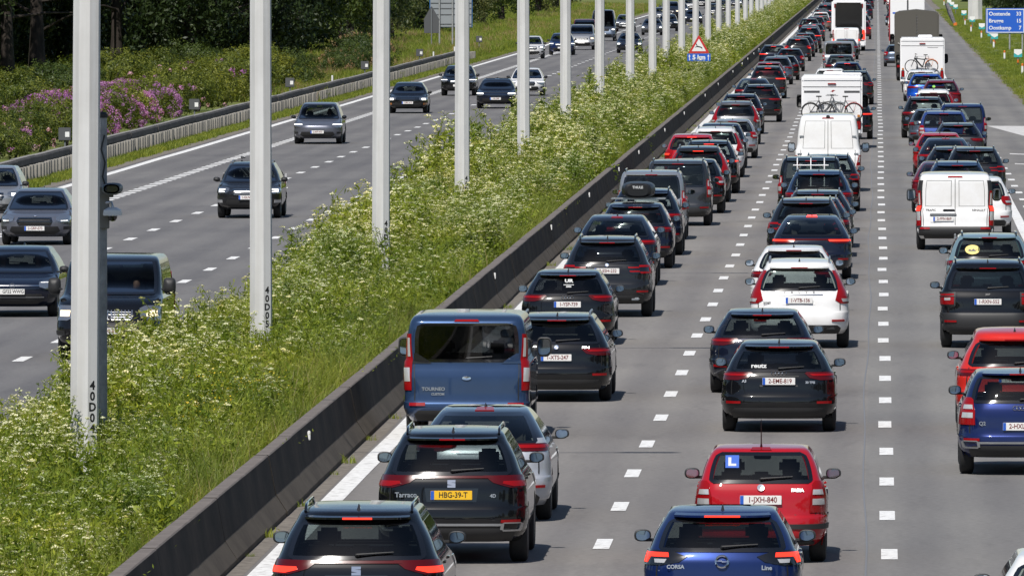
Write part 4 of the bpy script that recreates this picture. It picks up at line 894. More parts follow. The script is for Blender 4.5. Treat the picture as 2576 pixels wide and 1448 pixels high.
def build_car(name, g):
    """list of parts of one model: (name, mesh, parent index, location, rotation z, paint?)"""
    s = Shell(**g); P_ = []; W, H, L, zb, zt, hz = s.W, s.H, s.L, s.zb, s.zt, s.hz
    def add(nm, me, par=-1, loc=(0, 0, 0), rz=0.0, pt=False, rx=0.0): P_.append((nm, me, par, loc, rz, pt, rx)); return len(P_) - 1
    body = add('body', body_mesh(s), pt=True)
    cy = Vector((0, s.wb * .5, .8))
    # floor and cabin
    fl = MB().box(-W + .25, W - .25, -s.ro + .22, L - s.ro - .35, s.gc - .04, zb - .24)
    fl.box(-W + .22, W - .22, L - s.ro - g['hl'] - .55, L - s.ro - g['hl'] - .05, zb - .3, hz + .0, .04)
    add('cabin_floor', fl.mesh('interior'))
    if s.rear_glass or g.get('face_front'):
        zo = zb - .24 - .40
        yd = s.L - s.ro - g['hl'] - 1.35
        for sx in (-1, 1): add('front_seat', SEAT, loc=(sx * .38 * W / .9, yd, zb - .97))
        if s.rear_glass and not g.get('cargo'):
            bench = MB().box(-W + .30, W - .30, .30, .46, zb - .40, zb - .06, .05).mesh('interior_lightened', True, 40); bi = add('rear_bench', bench)
            for x in (-.42, .0, .42): add('headrest', HEADREST, bi, (x * W / .9, .36, zb + .03 - (.03 if x == 0 else 0)))
        add('rear_view_mirror', MB().box(-.11, .11, -.02, .02, -.03, .03, .012).mesh('plastic'), loc=(0, L - s.ro - g['hl'] - g.get('rake', .72) + .05, H - .21))
    # glass
    if s.rear_glass:
        G, B = window(s.rear, zb - .02, zt + .01, g.get('tb', .885), g.get('tt', .90), cor=g.get('cor', .10))
        gi = add('rear_window', G.mesh(g.get('glass', 'glass'), True)); add('window_border', B.mesh('gloss_black', True), gi)
        if g.get('wiper', True):
            zw = zb + .035; wp = MB(); x0 = g.get('wx', .0)
            a, b = s.rear(x0 / s.w(zw), zw), s.rear((x0 + .40) / s.w(zw + .035), zw + .035)
            wp.tube([a + Vector((0, -.02, .0)), a + Vector((0, -.045, .01)), b + Vector((0, -.035, 0))], [.022, .014, .007], 6); add('wiper', wp.mesh('plastic', True), gi)
    G, B = window(s.front, hz + .01, H - .085, .905, .92, ins=.04)
    gi = add('windscreen', G.mesh('glass_front', True)); add('window_border', B.mesh('gloss_black', True), gi)
    if g.get('visors'):
        for sx in ((-1, 1) if g['visors'] == 2 else (-1,)):
            p = s.front(sx * .42, H - .15) + Vector((0, -.14, 0)); add('sun_visor', MB().box(-.19, .19, -.012, .012, -.075, .055, .01).mesh('visor_pale'), loc=tuple(p))
    if g.get('side_glass', True):
        yf_ = lambda z: s.front(1, z).y - .10; yr_ = lambda z: s.rear(1, z).y + .10
        z0, z1 = max(zb, hz) + .02, H - g.get('sgt', .17)
        for sg in (-1, 1):
            m = MB(); f = lambda y, z, sg=sg: s.side(y, z, sg)
            if g.get('cargo'): rows = [(z0, L - s.ro - g['hl'] - 1.25, yf_(z0) - .08), (z1, L - s.ro - g['hl'] - 1.25, yf_(z1))]
            else: rows = [(z0, yr_(z0) + .12, yf_(z0) - .08), ((z0 + z1) / 2, yr_((z0 + z1) / 2) + .03, yf_((z0 + z1) / 2)), (z1, yr_(z1), yf_(z1))]
            patch(f, rows, 8, .004, .012, 2, cy, m)
            add('side_window', m.mesh('tint_glass', True))
    # rear
    bump_rows = [(s.gc + .04, -1.10, 1.10), (s.gc + .10, -1.16, 1.16), (s.bz - .04, -1.16, 1.16), (s.bz, -1.12, 1.12)]
    bi = add('rear_bumper', patch(s.rear, bump_rows, 30, .014, .02, 2).mesh(g.get('bumper_mat', 'plastic'), True), pt=('bumper_mat' not in g))
    dfz = g.get('dif', .13)
    add('diffuser', patch(s.rear, [(s.gc - .02, -.86, .86), (s.gc + dfz * .6, -.86, .86), (s.gc + dfz, -.78, .78)], 22, .022, .03, 2).mesh('plastic', True), bi)
    if g.get('sill_trim'): add('bumper_step', patch(s.rear, [(s.gc + dfz, -1.14, 1.14), (s.bz - .10, -1.14, 1.14)], 30, .020, .03, 2).mesh('plastic', True), bi)
    if g.get('strip'): add('bumper_strip', patch(s.rear, [(s.bz - .16, -1.1, 1.1), (s.bz - .10, -1.1, 1.1)], 30, .028, .03, 1).mesh('plastic', True), bi)
    if g.get('trim'):   # bright skid strip with end frames
        zt_ = s.gc + dfz + .03; tm_ = patch(s.rear, [(zt_, -.66, .66), (zt_ + .028, -.66, .66)], 20, .030, .02, 1)
        for sg in (-1, 1):
            for rows in ([(zt_ - .06, .70, .92), (zt_ - .045, .68, .93)], [(zt_ + .03, .68, .93), (zt_ + .045, .70, .90)], [(zt_ - .045, .66, .70), (zt_ + .03, .66, .70)], [(zt_ - .045, .90, .935), (zt_ + .03, .91, .94)]):
                patch(s.rear, rows if sg > 0 else neg(rows), 5, .032, .02, 1, mb=tm_)
        add('trim_strip', tm_.mesh('satin', True), bi)
    if g.get('pipes'):
        for sg in (-1, 1):
            p = s.rear(sg * .66, s.gc + .06); add('tailpipe', MB().box(-.09, .09, -.06, .05, -.03, .03, .02).mesh(g['pipes']), bi, tuple(p))
    zrf = s.gc + dfz + .07
    if g.get('reflectors', True):
        for sg in (-1, 1):
            rows = [(zrf, .66, .90), (zrf + .035, .66, .90)]; add('reflector', patch(s.rear, rows if sg > 0 else neg(rows), 5, .030, .02, 1).mesh('red_glow' if g.get('lit_refl') else 'red_lens'), bi)
    for (nm, mt, rows, off) in lamps(g.get('lamp', 'wedge'), g, g.get('lit', False)):
        for sg in (-1, 1): add(nm, patch(s.rear, rows if sg > 0 else neg(rows), 10, off, off + .01, 2).mesh(mt, True))
    zl_ = g.get('zl', zb - .12)
    if g.get('lightbar'): add('light_bar', patch(s.rear, [(zl_ + .015, -.56, .56), (zl_ + .045, -.56, .56)], 16, .013, .02, 1).mesh('red_lens' if g['lightbar'] is True else g['lightbar'], True))
    sm = MB(); ts = g.get('seam_t', .83)
    patch(s.rear, [(s.bz + .012, -ts, ts), (s.bz + .022, -ts, ts)], 16, .0025, .01, 1, mb=sm)
    for sg in (-1, 1):
        rows = [(s.bz + .02, ts - .008, ts + .008), (zb - .03, ts - .002, ts + .012)]; patch(s.rear, rows if sg > 0 else neg(rows), 1, .0025, .01, 5, mb=sm)
    if g.get('barn'): patch(s.rear, [(s.bz + .02, -.008, .008), (zt, -.008, .008)], 1, .0025, .01, 8, mb=sm)
    if g.get('panel_lines'):
        for (a, b, c_, d_) in ((.10, .80, zb + .02, zb + .028), (.10, .80, zt - .05, zt - .042), (.10, .112, zb + .02, zt - .042), (.79, .80, zb + .02, zt - .042)):
            for sg in (-1, 1): rows = [(c_, a, b), (d_, a, b)]; patch(s.rear, rows if sg > 0 else neg(rows), 8, .0025, .01, 3, mb=sm)
    add('door_seam', sm.mesh('seam'))
    zp = g.get('zp', zb - .22); pr = add('plate_patch', patch(s.rear, [(zp - .085, -.30 / .9, .30 / .9), (zp + .085, -.33 / .9, .33 / .9)], 8, .003, .012, 1).mesh(g.get('recess', 'plastic'), True), loc=(g.get('px', 0), 0, 0), pt=('recess' not in g))  # flush patch behind the plate; dark material, where set, stands in for recess shade
    # spoiler, brake lamp, fin, rails
    if g.get('spoiler', True):
        e = Vector((0, -.10, -.012)); V = []; n = 14
        for k in range(n + 1):
            t = -.86 + 1.72 * k / n; a = s.rear(t, zt + .03); b = s.rear(t, zt + .075); V += [b + Vector((0, .05, .004)), a + e + Vector((0, .03 * abs(t) ** 3, .035)), a + e + Vector((0, .03 * abs(t) ** 3, .012)), a + Vector((0, .02, -.006))]
        Fc = [(4 * k + i, 4 * k + (i + 1) % 4, 4 * k + 4 + (i + 1) % 4, 4 * k + 4 + i) for k in range(n) for i in range(4)] + [(0, 1, 2, 3), tuple(4 * n + i for i in range(4))[::-1]]
        si = add('spoiler', mk(V, Fc, 'plastic', True, 40), pt=not g.get('black_spoiler'))
        a = s.rear(0, zt + .03) + e; bw_ = g.get('blw', .16)
        add('brake_lamp', MB().box(-bw_, bw_, -.008, .01, .014, .034).mesh('red_lit' if g.get('hi_lit') else 'red_lens'), si, tuple(a))
    else: add('brake_lamp', patch(s.rear, [(zt + .03, -.22, .22), (zt + .06, -.20, .20)], 6, .012, .014, 1).mesh('red_lit' if g.get('hi_lit') else 'red_lens'))
    yroof = -s.ro + s.yr(H - .35 * (H - zt)) + .22
    def roof_z(x, y):
        z0, z1 = zt, H
        for _ in range(18):
            zm = (z0 + z1) / 2; w = s.w(zm)
            ins_ = abs(x) < w and s.sec(min(1, abs(x) / w), zm).y < y
            if ins_: z0 = zm
            else: z1 = zm
        return z0
    if g.get('fin', True): add('antenna', FIN, loc=(0, yroof, roof_z(0, yroof) - .004), pt=False)
    if g.get('aerial'): add('antenna', MB().tube([(0, 0, 0), (0, -.05, .05), (0, -.22, .36)], [.018, .008, .004], 6).mesh('plastic', True), loc=(0, yroof, roof_z(0, yroof) - .004))
    if g.get('rails'):
        for sg in (-1, 1):
            xr = sg * (s.wr - .07); ys_ = [yroof + .0, yroof + .05, yroof + .14] + [yroof + .14 + (s.L - g['hl'] - g.get('rake', .72) - s.ro - .45 - yroof) * k / 5 for k in range(1, 5)]
            pts = [(xr, y, roof_z(xr, y) + (.05 if 1 < i else (.0 if i == 0 else .035))) for i, y in enumerate(ys_)] + [(xr, ys_[-1] + .2, roof_z(xr, ys_[-1]) + .0)]
            add('roof_rail', MB().tube(pts, .018, 8).mesh(g['rails'] if isinstance(g['rails'], str) else 'gloss_black', True))
    # front
    gz = s.bz; hl_ = g.get('hlz', hz - .20)
    for sg in (-1, 1):
        hh = g.get('hlh', 1.15); rows = [(hl_ - .07 * hh, .78, 1.10), (hl_ - .03 * hh, .62, 1.25), (hl_ + .05 * hh, .60, 1.32), (hl_ + .075 * hh, .70, 1.30)]
        hi = add('headlamp', patch(s.front, rows if sg > 0 else neg(rows), 10, .010, .02, 2).mesh(pbr('head_lens', (.40, .41, .43), .12, .8, coat=1.0), True))
        rows = [(hl_ - .030 * hh, .74, .92), (hl_ + .026 * hh, .72, .92)] if g.get('drl', 'lamp') == 'lamp' else [(hl_ + .028, .64, 1.05), (hl_ + .048, .64, 1.15)]
        add('light_unit', patch(s.front, rows if sg > 0 else neg(rows), 6, .016, .012, 1).mesh(g.get('head_mat', 'lamp_lit')), hi)
    gk = g.get('grille', 'wide')
    gw = {'wide': .52, 'twin': .40, 'none': 0, 'bar': .52}[gk]
    if gw:
        gi = add('grille', patch(s.front, [(hl_ - .15, -gw * .86, gw * .86), (hl_ - .05, -gw, gw), (hl_ + .045, -gw * .92, gw * .92)], 14, .012, .02, 2).mesh('gloss_black', True))
        bars = MB()
        for k in range(4 if gk != 'twin' else 2):
            z = hl_ - .12 + .045 * k; patch(s.front, [(z, -gw * .84, gw * .84), (z + .010, -gw * .84, gw * .84)], 12, .018, .012, 1, mb=bars)
        add('grille_bars', bars.mesh('satin' if g.get('chrome_grille') else 'plastic', True), gi)
    add('lower_intake', patch(s.front, [(s.gc + .02, -.60, .60), (s.gc + .10, -.74, .74), (s.gc + .22, -.66, .66)], 16, .012, .02, 2).mesh('plastic', True))
    for sg in (-1, 1):
        rows = [(s.gc + .14, .82, 1.0), (s.gc + .22, .82, 1.0)]; add('fog_lamp', patch(s.front, rows if sg > 0 else neg(rows), 5, .012, .02, 1).mesh(g.get('fog', 'plastic'), True))
    pz = g.get('fpz', s.gc + .28); add('front_plate', MB().box(-.26, .26, 0, .012, -.055, .055).mesh('plate_white'), loc=tuple(s.front(0, pz) + Vector((0, .014, 0))))
    # wheels, mirrors
    ty, rm, rmd = wheel_meshes(s.wr_, g.get('tw', .215))
    for y in (0, s.wb):
        for sg in (-1, 1):
            wi = add('wheel', ty, loc=(sg * (W - .115), y, s.wr_), rz=0 if sg > 0 else math.pi); add('rim', rmd if g.get('dark_rim') else rm, wi)
    hm, gm = {'car': MIR, 'van': MIRV, 'truck': MIRT}[g.get('mir', 'car')]
    ym = L - s.ro - g['hl'] - .28; zm = hz + g.get('mz', .09)
    for sg in (-1, 1):
        xm = sg * (s.w(zm) + g.get('mx', .145)); mi = add('door_mirror', hm, loc=(xm, ym, zm), rz=sg * -.12, pt=g.get('mirror_paint', False)); add('mirror_glass', gm, mi)
        add('mirror_arm', MB().box(min(0, -sg * .16), max(0, -sg * .16), -.03, .03, -.07, -.035, .01).mesh('plastic'), mi)
    for sg in (-1, 1):
        for y in (.55, 1.55): add('door_handle', MB().box(-.012, .022, -.09, .09, -.014, .014, .006).mesh('plastic'), loc=(sg * (s.w(zb - .10)), y, zb - .10), pt=True, rz=0 if sg > 0 else math.pi)
    g['_s'] = s; g['_yroof'] = yroof; g['_roofz'] = roof_z
    return P_
BASE = dict(wr_=.325, th=.80, rear_glass=True)
def G(**k): d = dict(BASE); d.update(k); return d
MODELS = {}
def model(name, base=None, **k):
    d = dict(MODELS[base]) if base else dict(BASE); d.update(k); MODELS[name] = d
model('hatch', L=4.33, W=.905, H=1.44, wb=2.63, ro=.80, gc=.27, bz=.60, zb=.98, zt=1.31, yt=.40, wr=.615, hz=.93, hl=1.10, lamp='wedge')
model('estate', L=4.85, W=.925, H=1.475, wb=2.92, ro=1.0, gc=.26, bz=.60, zb=1.0, zt=1.335, yt=.48, wr=.62, hz=.97, hl=1.15, lamp='wedge', rails='satin')
model('suv', L=4.66, W=.935, H=1.665, wb=2.75, ro=.92, gc=.33, bz=.72, zb=1.13, zt=1.51, yt=.40, wr=.645, hz=1.11, hl=1.05, lamp='wedge', wr_=.355, tw=.235, rails=True)
model('csuv', L=4.3, W=.91, H=1.58, wb=2.62, ro=.80, gc=.31, bz=.68, zb=1.07, zt=1.43, yt=.36, wr=.64, hz=1.05, hl=1.0, lamp='wedge', wr_=.34)
model('fastback', L=4.72, W=.925, H=1.475, wb=2.8, ro=.98, gc=.27, bz=.62, zb=1.02, zt=1.40, yt=1.15, wr=.58, hz=.97, hl=1.15, lamp='slim', wiper=False, spoiler=False, yb=.22, rise=.35)
model('coupe_suv', 'suv', H=1.60, zb=1.12, zt=1.50, yt=.95, lamp='slim', wiper=False, spoiler=False, rails=False, yb=.22, rise=.3, wr=.60)
model('mpv', L=4.45, W=.925, H=1.83, wb=2.78, ro=.85, gc=.30, bz=.62, zb=1.10, zt=1.68, yt=.20, wr=.76, hz=1.12, hl=.95, lamp='vert', lz=(.80, 1.30), R2=.18, shoulder=.95, tb=.87, tt=.88, rails=True, zp=.80, rake=.8)
model('van', L=5.05, W=.98, H=1.97, wb=3.05, ro=1.0, gc=.34, bz=.60, zb=1.18, zt=1.80, yt=.13, wr=.86, hz=1.17, hl=.85, lamp='vert', lz=(.74, 1.55), R1=.22, R2=.14, shoulder=.965, tb=.86, tt=.86, mir='van', mx=.17, mz=.16, rake=.85, zp=.85, wr_=.34, rails=False, fin=False, bow=.03)
model('bigvan', 'van', L=5.6, W=1.03, H=2.46, wb=3.68, ro=1.0, zb=1.35, zt=2.28, yt=.16, wr=.84, rear_glass=False, cargo=True, barn=True, panel_lines=True, wiper=False, spoiler=False, bumper_mat='plastic', rake=1.0, sgt=.75, lz=(.62, 1.15), zp=.78)
# ------------------------------------------------------------------ paints and models
PA = dict(paleblue=((.50, .52, .57), .35, .35), inkblue=((.007, .016, .085), .3, .3), black=((.0045, .005, .0065), 0, .3), navy=((.006, .009, .022), .1, .3), charcoal=((.015, .016, .019), .15, .35), dgrey=((.045, .047, .053), .4, .35), grey=((.13, .135, .15), .5, .35),
          silver=((.46, .47, .49), .7, .35), white=((.82, .82, .82), 0, .35), offwhite=((.72, .72, .73), .05, .35), red=((.40, .008, .016), .0, .35), brightred=((.55, .025, .018), .0, .35), darkred=((.15, .008, .016), .2, .35),
          blue=((.008, .022, .105), .3, .3), fordblue=((.024, .050, .115), .3, .32), brightblue=((.008, .075, .45), .3, .3), steel=((.10, .125, .17), .5, .35), teal=((.19, .29, .33), .2, .35), brown=((.16, .12, .10), .3, .4), slate=((.17, .18, .22), .55, .35), van_blue=((.03, .06, .22), .2, .3))
for k, (c, me_, ro_) in PA.items(): paint(k, c, me_, ro_)
model('tarraco', 'suv', lamp='bar', lightbar='dark_red_lens', trim=True, zp=.87, zl=1.06, recess='gloss_black')
model('tarraco_lit', 'tarraco', lit=True, hi_lit=True)
model('prius', 'fastback', black_roof=True, mirror_paint=False, H=1.50, zb=1.06, zt=1.42, lamp='slim', zl=1.0)
model('tourneo', 'van', H=1.98, lz=(.78, 1.66), zb=1.24, zt=1.82, glass='glass_privacy', tb=.86, tt=.87, th=.80, spoiler=False, zp=.50, cor=.16)
model('bmw5', 'estate', lamp='wedge', zl=.86, pipes=False, zp=.76)
model('avant', 'hatch', L=4.4, lamp='wedge', zl=.92, H=1.45, glass='glass_privacy', zp=.80)
model('x3', 'suv', lamp='loop', zl=1.0, trim=False, pipes='satin', dark_rim=True, zp=.97, glass='glass')
model('xc60', 'suv', W=.95, H=1.70, lamp='tall', zl=1.0, pipes='plastic', zp=.93, glass='glass', rails='silver_rail')
model('xc60_lit', 'xc60', lit=True, hi_lit=True)
model('a3', 'hatch', W=.91, lamp='wedge', zl=.90, zp=.82, recess='plastic', glass='glass')
model('fabia', 'hatch', L=3.97, W=.825, H=1.455, wb=2.46, ro=.72, zb=1.02, zt=1.37, wr=.585, lamp='block', zl=.83, strip=True, fin=False, aerial=True, spoiler=False, R2=.22, zp=.80, glass='glass', reflectors=False, dif=.02, tb=.87, tt=.89, bow=.04)
model('corsa', 'hatch', L=4.06, W=.885, H=1.435, wb=2.54, ro=.74, lamp='angle', lit=True, hi_lit=True, zl=.90, zp=.55, blw=.20, black_spoiler=False, glass='glass')
model('q2', 'csuv', H=1.52, W=.90, lamp='block', zl=.93, zp=.72, bz=.60, trim=True, glass='glass')
model('epace', 'csuv', W=.93, H=1.64, lamp='slim', zl=.96, zp=.86)
model('renegade', 'csuv', L=4.25, W=.905, H=1.69, zb=1.12, zt=1.50, yt=.24, wr=.69, lamp='square', zl=.95, zp=.90, bumper_mat='plastic', glass='glass_privacy', rails=True, shoulder=.95, R2=.2)
model('iuv', 'suv', H=1.62, W=.92, lamp='slim', zl=1.02, zp=.8)
model('trafic', 'van', rear_glass=False, cargo=True, barn=True, panel_lines=True, bumper_mat='plastic', spoiler=False, lit=True, lz=(.62, 1.52), zb=1.10, zt=1.82, zp=.80, px=-.30, tt=.86)
model('vito', 'van', face_front=True, rear_glass=False, R1=.34, R2=.22, Rf1=.55, wr=.80, hz=1.20, nose=1.8, hl=1.0, rake=.95, shoulder=.95, H=1.92, visors=1, head_mat='lamp_warm', hlz=.88, hlh=1.9, chrome_grille=True, fpz=.56)
model('golf', 'hatch', hz=.88, hl=1.15, face_front=True, drl='strip', hlz=.67, grille='none', chrome_grille=False, fpz=.54)
model('bmw1', 'hatch', hz=.88, hl=1.15, face_front=True, drl='lamp', hlz=.67, grille='wide', fpz=.44)
model('suzuki', 'csuv', hz=1.0, hl=1.05, face_front=True, hlz=.79, grille='wide', chrome_grille=True, rails='satin', fpz=.60, fog='clear_lens')
model('tesla_y', 'suv', face_front=True, H=1.62, rails=False, gc=.27, bz=.62, zb=1.05, hz=.96, hl=1.1, drl='strip', hlz=.73, grille='none', visors=2, fpz=.48, mirror_paint=True)
model('bmw_old', 'hatch', hz=.88, hl=1.2, face_front=True, head_mat='lamp_lit', hlz=.66, grille='twin', fog='amber_lens', fpz=.50)
model('model3', 'fastback', hz=.89, hl=1.2, face_front=True, H=1.44, drl='strip', hlz=.69, grille='none', fpz=.48)
model('merc_suv', 'csuv', hz=.99, hl=1.05, face_front=True, drl='strip', hlz=.79, grille='wide', chrome_grille=True, fpz=.54)
model('audi_front', 'hatch', hz=.88, hl=1.15, face_front=True, drl='strip', hlz=.69, grille='wide', fpz=.46, mirror_paint=True)
model('front_far', 'csuv', hz=.99, hl=1.05, face_front=True, hlz=.79, grille='wide', chrome_grille=True, fpz=.58)
model('front_saloon', 'fastback', hz=.89, hl=1.2, face_front=True, hlz=.69, grille='twin', fpz=.55)
model('hatch_lit', 'hatch', lit=True, hi_lit=True); model('suv_lit', 'suv', lit=True, hi_lit=True, lamp='slim'); model('estate_lit', 'estate', lit=True, hi_lit=True, lamp='slim'); model('csuv_lit', 'csuv', lit=True, hi_lit=True, lamp='round')
model('suv_b', 'suv', lamp='slim', lightbar='dark_red_lens'); model('suv_c', 'suv', lamp='loop'); model('csuv_b', 'csuv', lamp='round'); model('hatch_b', 'hatch', lamp='round'); model('fast_lit', 'fastback', lamp='slim', lit=True, hi_lit=True, lightbar='dark_red_lens')
model('mpv_w', 'mpv', glass='glass_privacy'); model('touran', 'mpv', H=1.70, zt=1.56, wr=.72, lamp='block', zl=.98, yt=.26)
model('transporter', 'van', glass='glass_privacy', lz=(.80, 1.3), lit=False)
MATS['silver_rail'] = MATS['satin']
NAMES = dict(hatch='hatchback_car', estate='estate_car', suv='sport_utility_car', fast='fastback_car', mpv='people_carrier', van='van', saloon='saloon_car')
_P = {}
def spawn(mdl, pnt, px, py, label, nm='car', cat='car', away=True, plate=None, grp=None, rz=0.0, ptype='be'):
    if mdl not in _P: _P[mdl] = build_car(mdl, MODELS[mdl])
    g = MODELS[mdl]; p = gp(px, py)
    loc = (p.x, p.y, 0) if away else (p.x, p.y + g['wb'], 0)
    t = thing(nm, label, cat, loc, rz + (0 if away else math.pi), grp)
    objs = []
    for (n_, me, par, l, r_, pt, rx) in _P[mdl]:
        o = ob(n_, me, t if par < 0 else objs[par], l if l != (0, 0, 0) else None, r_ if r_ else None)
        if pt:
            o.material_slots[0].link = 'OBJECT'; o.material_slots[0].material = MATS['paint_' + pnt]
            if len(o.material_slots) > 1 and not g.get('black_roof'): o.material_slots[1].link = 'OBJECT'; o.material_slots[1].material = MATS['paint_' + pnt]
        objs.append(o)
    s = g['_s']
    if plate: put_plate(t, s, g, plate, away, ptype)
    return t, s, g
PL = {k: MB().box(-.26, .26, -.004, .006, -.0575, .0575, .004).mesh(m) for k, m in (('be', 'plate_white'), ('nl', 'plate_yellow'), ('uk', 'plate_white'))}
PLB = MB().box(-.258, -.215, -.0065, -.003, -.055, .055).mesh('plate_blue')
def put_plate(t, s, g, txt, away, ptype):
    zp = g.get('zp', s.zb - .22) if away else g.get('fpz', s.gc + .28); x = g.get('px', 0) if away else 0
    if away: p = s.rear(x / s.w(zp), zp) + Vector((0, -.034, 0)); rz = 0
    else: p = s.front(0, zp) + Vector((0, .045, 0)); rz = math.pi
    o = ob('number_plate', PL[ptype], t, p, rz)
    if ptype != 'uk': ob('country_band', PLB, o)
    tm_ = text_mesh(txt, .098, {'be': 'plate_red', 'nl': 'ink_black', 'uk': 'ink_black'}[ptype], .0012, 'CENTER', .001)
    q = ob('lettering', tm_, o, (.022, -.006, .002)); q.scale = (.86, 1, 1)
def on_rear(t, s, me, x, z, nm, off=.012, rz=0.0, front=False):
    f = s.front if front else s.rear; p = f(x / s.w(z), z); e = .02; up = (f(x / s.w(z + e), z + e) - f(x / s.w(z - e), z - e)).normalized()
    o = ob(nm, me, t); o.location = p + Vector((0, off if front else -off, 0)); ang = math.atan2(up.y, up.z)
    o.rotation_euler = (-ang if not front else ang, 0, math.pi if front else rz); return o
def letters(t, s, txt, x, z, size, mat='satin', nm='lettering', align='CENTER', off=.012, front=False, bold=.002, sx=1.0):
    o = on_rear(t, s, text_mesh(txt, size, mat, bold, align, .0015), x, z, nm, off, 0, front); o.scale = (sx, 1, 1); return o
RING = MB().lathe([(-.006, .048), (-.010, .053), (-.006, .058), (.004, .053), (-.006, .048)], 24, 'Y').mesh('chrome', True)
DISC = MB().lathe([(-.008, .001), (-.010, .045), (.004, .05)], 24, 'Y').mesh('chrome', True)
ROUNDEL = join([(MB().lathe([(-.006, .036), (-.009, .044), (.004, .046)], 20, 'Y'), 'chrome'), (MB().poly([(0, -.008, 0), (.036, -.008, 0), (.0255, -.008, .0255), (0, -.008, .036)]).poly([(0, -.008, 0), (-.036, -.008, 0), (-.0255, -.008, -.0255), (0, -.008, -.036)]), 'badge_blue'), (MB().poly([(0, -.008, 0), (-.036, -.008, 0), (-.0255, -.008, .0255), (0, -.008, .036)]).poly([(0, -.008, 0), (.036, -.008, 0), (.0255, -.008, -.0255), (0, -.008, -.036)]), 'ink_white')])
OVAL = MB().lathe([(-.006, .001), (-.009, .07), (.004, .078)], 24, 'Y').mesh('chrome', True)
for v in OVAL.vertices: v.co.z *= .42
R4 = MB()
for k in range(4): R4.lathe([(-.005, .030), (-.009, .034), (-.005, .038), (.003, .034), (-.005, .030)], 18, 'Y', Matrix.Translation((-.0825 + .055 * k, 0, 0)))
R4 = R4.mesh('chrome', True)
SEATL = MB().poly([(-.05, -.006, .05), (.05, -.006, .05), (.05, -.006, .018), (-.015, -.006, .018), (.05, -.006, .010), (.05, -.006, -.05), (-.05, -.006, -.05), (-.05, -.006, -.018), (.015, -.006, -.018), (-.05, -.006, -.006)], (0, .008, 0)).mesh('chrome')

# ------------------------------------------------------------------ queue: left lane, beside the barrier
t, s, g = spawn('tarraco_lit', 'black', 905, 1656, 'black sport utility car with lit brake lamps cut off by the bottom edge', 'sport_utility_car')
on_rear(t, s, SEATL, 0, 1.0, 'badge')
t, s, g = spawn('tarraco', 'black', 1142, 1410, 'black sport utility car with yellow number plate HBG-39-T', 'sport_utility_car', plate='HBG-39-T', ptype='nl')
on_rear(t, s, SEATL, 0, 1.01, 'badge'); letters(t, s, 'Tarraco', -.57, .87, .085, 'satin'); letters(t, s, '4D', .52, .86, .06, 'satin')
t, s, g = spawn('prius', 'paleblue', 1217, 1305, 'silvery white fastback car with dark roof between the blue van and the yellow-plated car', 'fastback_car')
t, s, g = spawn('tourneo', 'fordblue', 1179, 1100, 'blue passenger van with large dark rear window beside the concrete barrier', 'van', 'van')
on_rear(t, s, OVAL, 0, .97, 'badge'); letters(t, s, 'TOURNEO', -.52, .80, .075); letters(t, s, 'CUSTOM', -.45, .72, .05)
for sg in (-1, 1):     # body-coloured lower corners of the rear window
    rows = [(1.20, .56, .875), (1.26, .66, .875), (1.36, .83, .875)]
    o = ob('window_corner', patch(s.rear, rows if sg > 0 else neg(rows), 6, .013, .01, 3).mesh('plastic', True), t); o.material_slots[0].link = 'OBJECT'; o.material_slots[0].material = MATS['paint_fordblue']
t, s, g = spawn('bmw5', 'black', 1403, 1006, 'black estate car with round badge right of the blue van', 'estate_car', plate='1-XTS-247')
on_rear(t, s, ROUNDEL, 0, .93, 'badge'); letters(t, s, '520 d', .50, .93, .055)
t, s, g = spawn('avant', 'black', 1430, 866, 'black estate car with white sticker on its rear window, plate 1-YSP-739', 'estate_car', plate='1-YSP-739')
letters(t, s, 'UR', .02, 1.25, .12, 'ink_white', 'sticker', off=.016, bold=.006); on_rear(t, s, MB().box(-.10, .10, -.002, .002, -.008, .008).mesh('ink_white'), .02, 1.175, 'sticker', .016); on_rear(t, s, MB().box(-.05, .05, -.002, .002, -.014, .014).mesh('ink_white'), .02, 1.14, 'sticker', .016); on_rear(t, s, R4, 0, .93, 'badge')
t, s, g = spawn('x3', 'charcoal', 1529, 795, 'dark sport utility car with looped red tail lamps, plate 2-ESH-232', 'sport_utility_car', plate='2-ESH-232')
on_rear(t, s, ROUNDEL, 0, 1.09, 'badge')
spawn('coupe_suv', 'navy', 1552, 717, 'dark coupe-backed car just ahead of the looped-lamp car', 'fastback_car')
tb_, s, g = spawn('csuv', 'navy', 1599, 674, 'dark car carrying the black roof box', 'sport_utility_car')
# roof box on bars
yb_, zr_ = tb_.location.y + .95, 1.58 + .04
bx = thing('roof_box', 'black rounded roof box on crossbars of a dark car', 'roof box', (tb_.location.x + .03, yb_, zr_ + .03))
V = []; Fc = []; N = 20; prf = [(0, .62, .72), (.04, .80, .9), (.25, .97, 1), (.9, 1, 1), (1.5, .97, 1), (1.85, .80, .8), (1.98, .4, .45)]
for (yy, kx, kz) in prf: V += [(.41 * kx * math.copysign(abs(math.cos(a)) ** .6, math.cos(a)), yy, .20 + .19 * kz * math.copysign(abs(math.sin(a)) ** .7, math.sin(a))) for a in [2 * math.pi * k / N for k in range(N)]]
for j in range(len(prf) - 1): Fc += [(j * N + i, j * N + (i + 1) % N, (j + 1) * N + (i + 1) % N, (j + 1) * N + i) for i in range(N)]
ob('shell', mk(V, Fc + [tuple(range(N)), tuple(range(6 * N, 7 * N))[::-1]], pbr('box_black', (.012, .012, .013), .35), True), bx)
ob('seam', mk([(x * 1.012, y, .17 + (z - .2) * .06) for (x, y, z) in V], Fc, 'seam', True), bx)
ob('lettering', text_mesh('THULE', .085, 'ink_white', .003), bx, (0, -.012, .27))
for y in (.45, 1.25): ob('crossbar', MB().box(-.66, .66, y - .03, y + .03, -.03, .0, .008).mesh('satin'), bx)
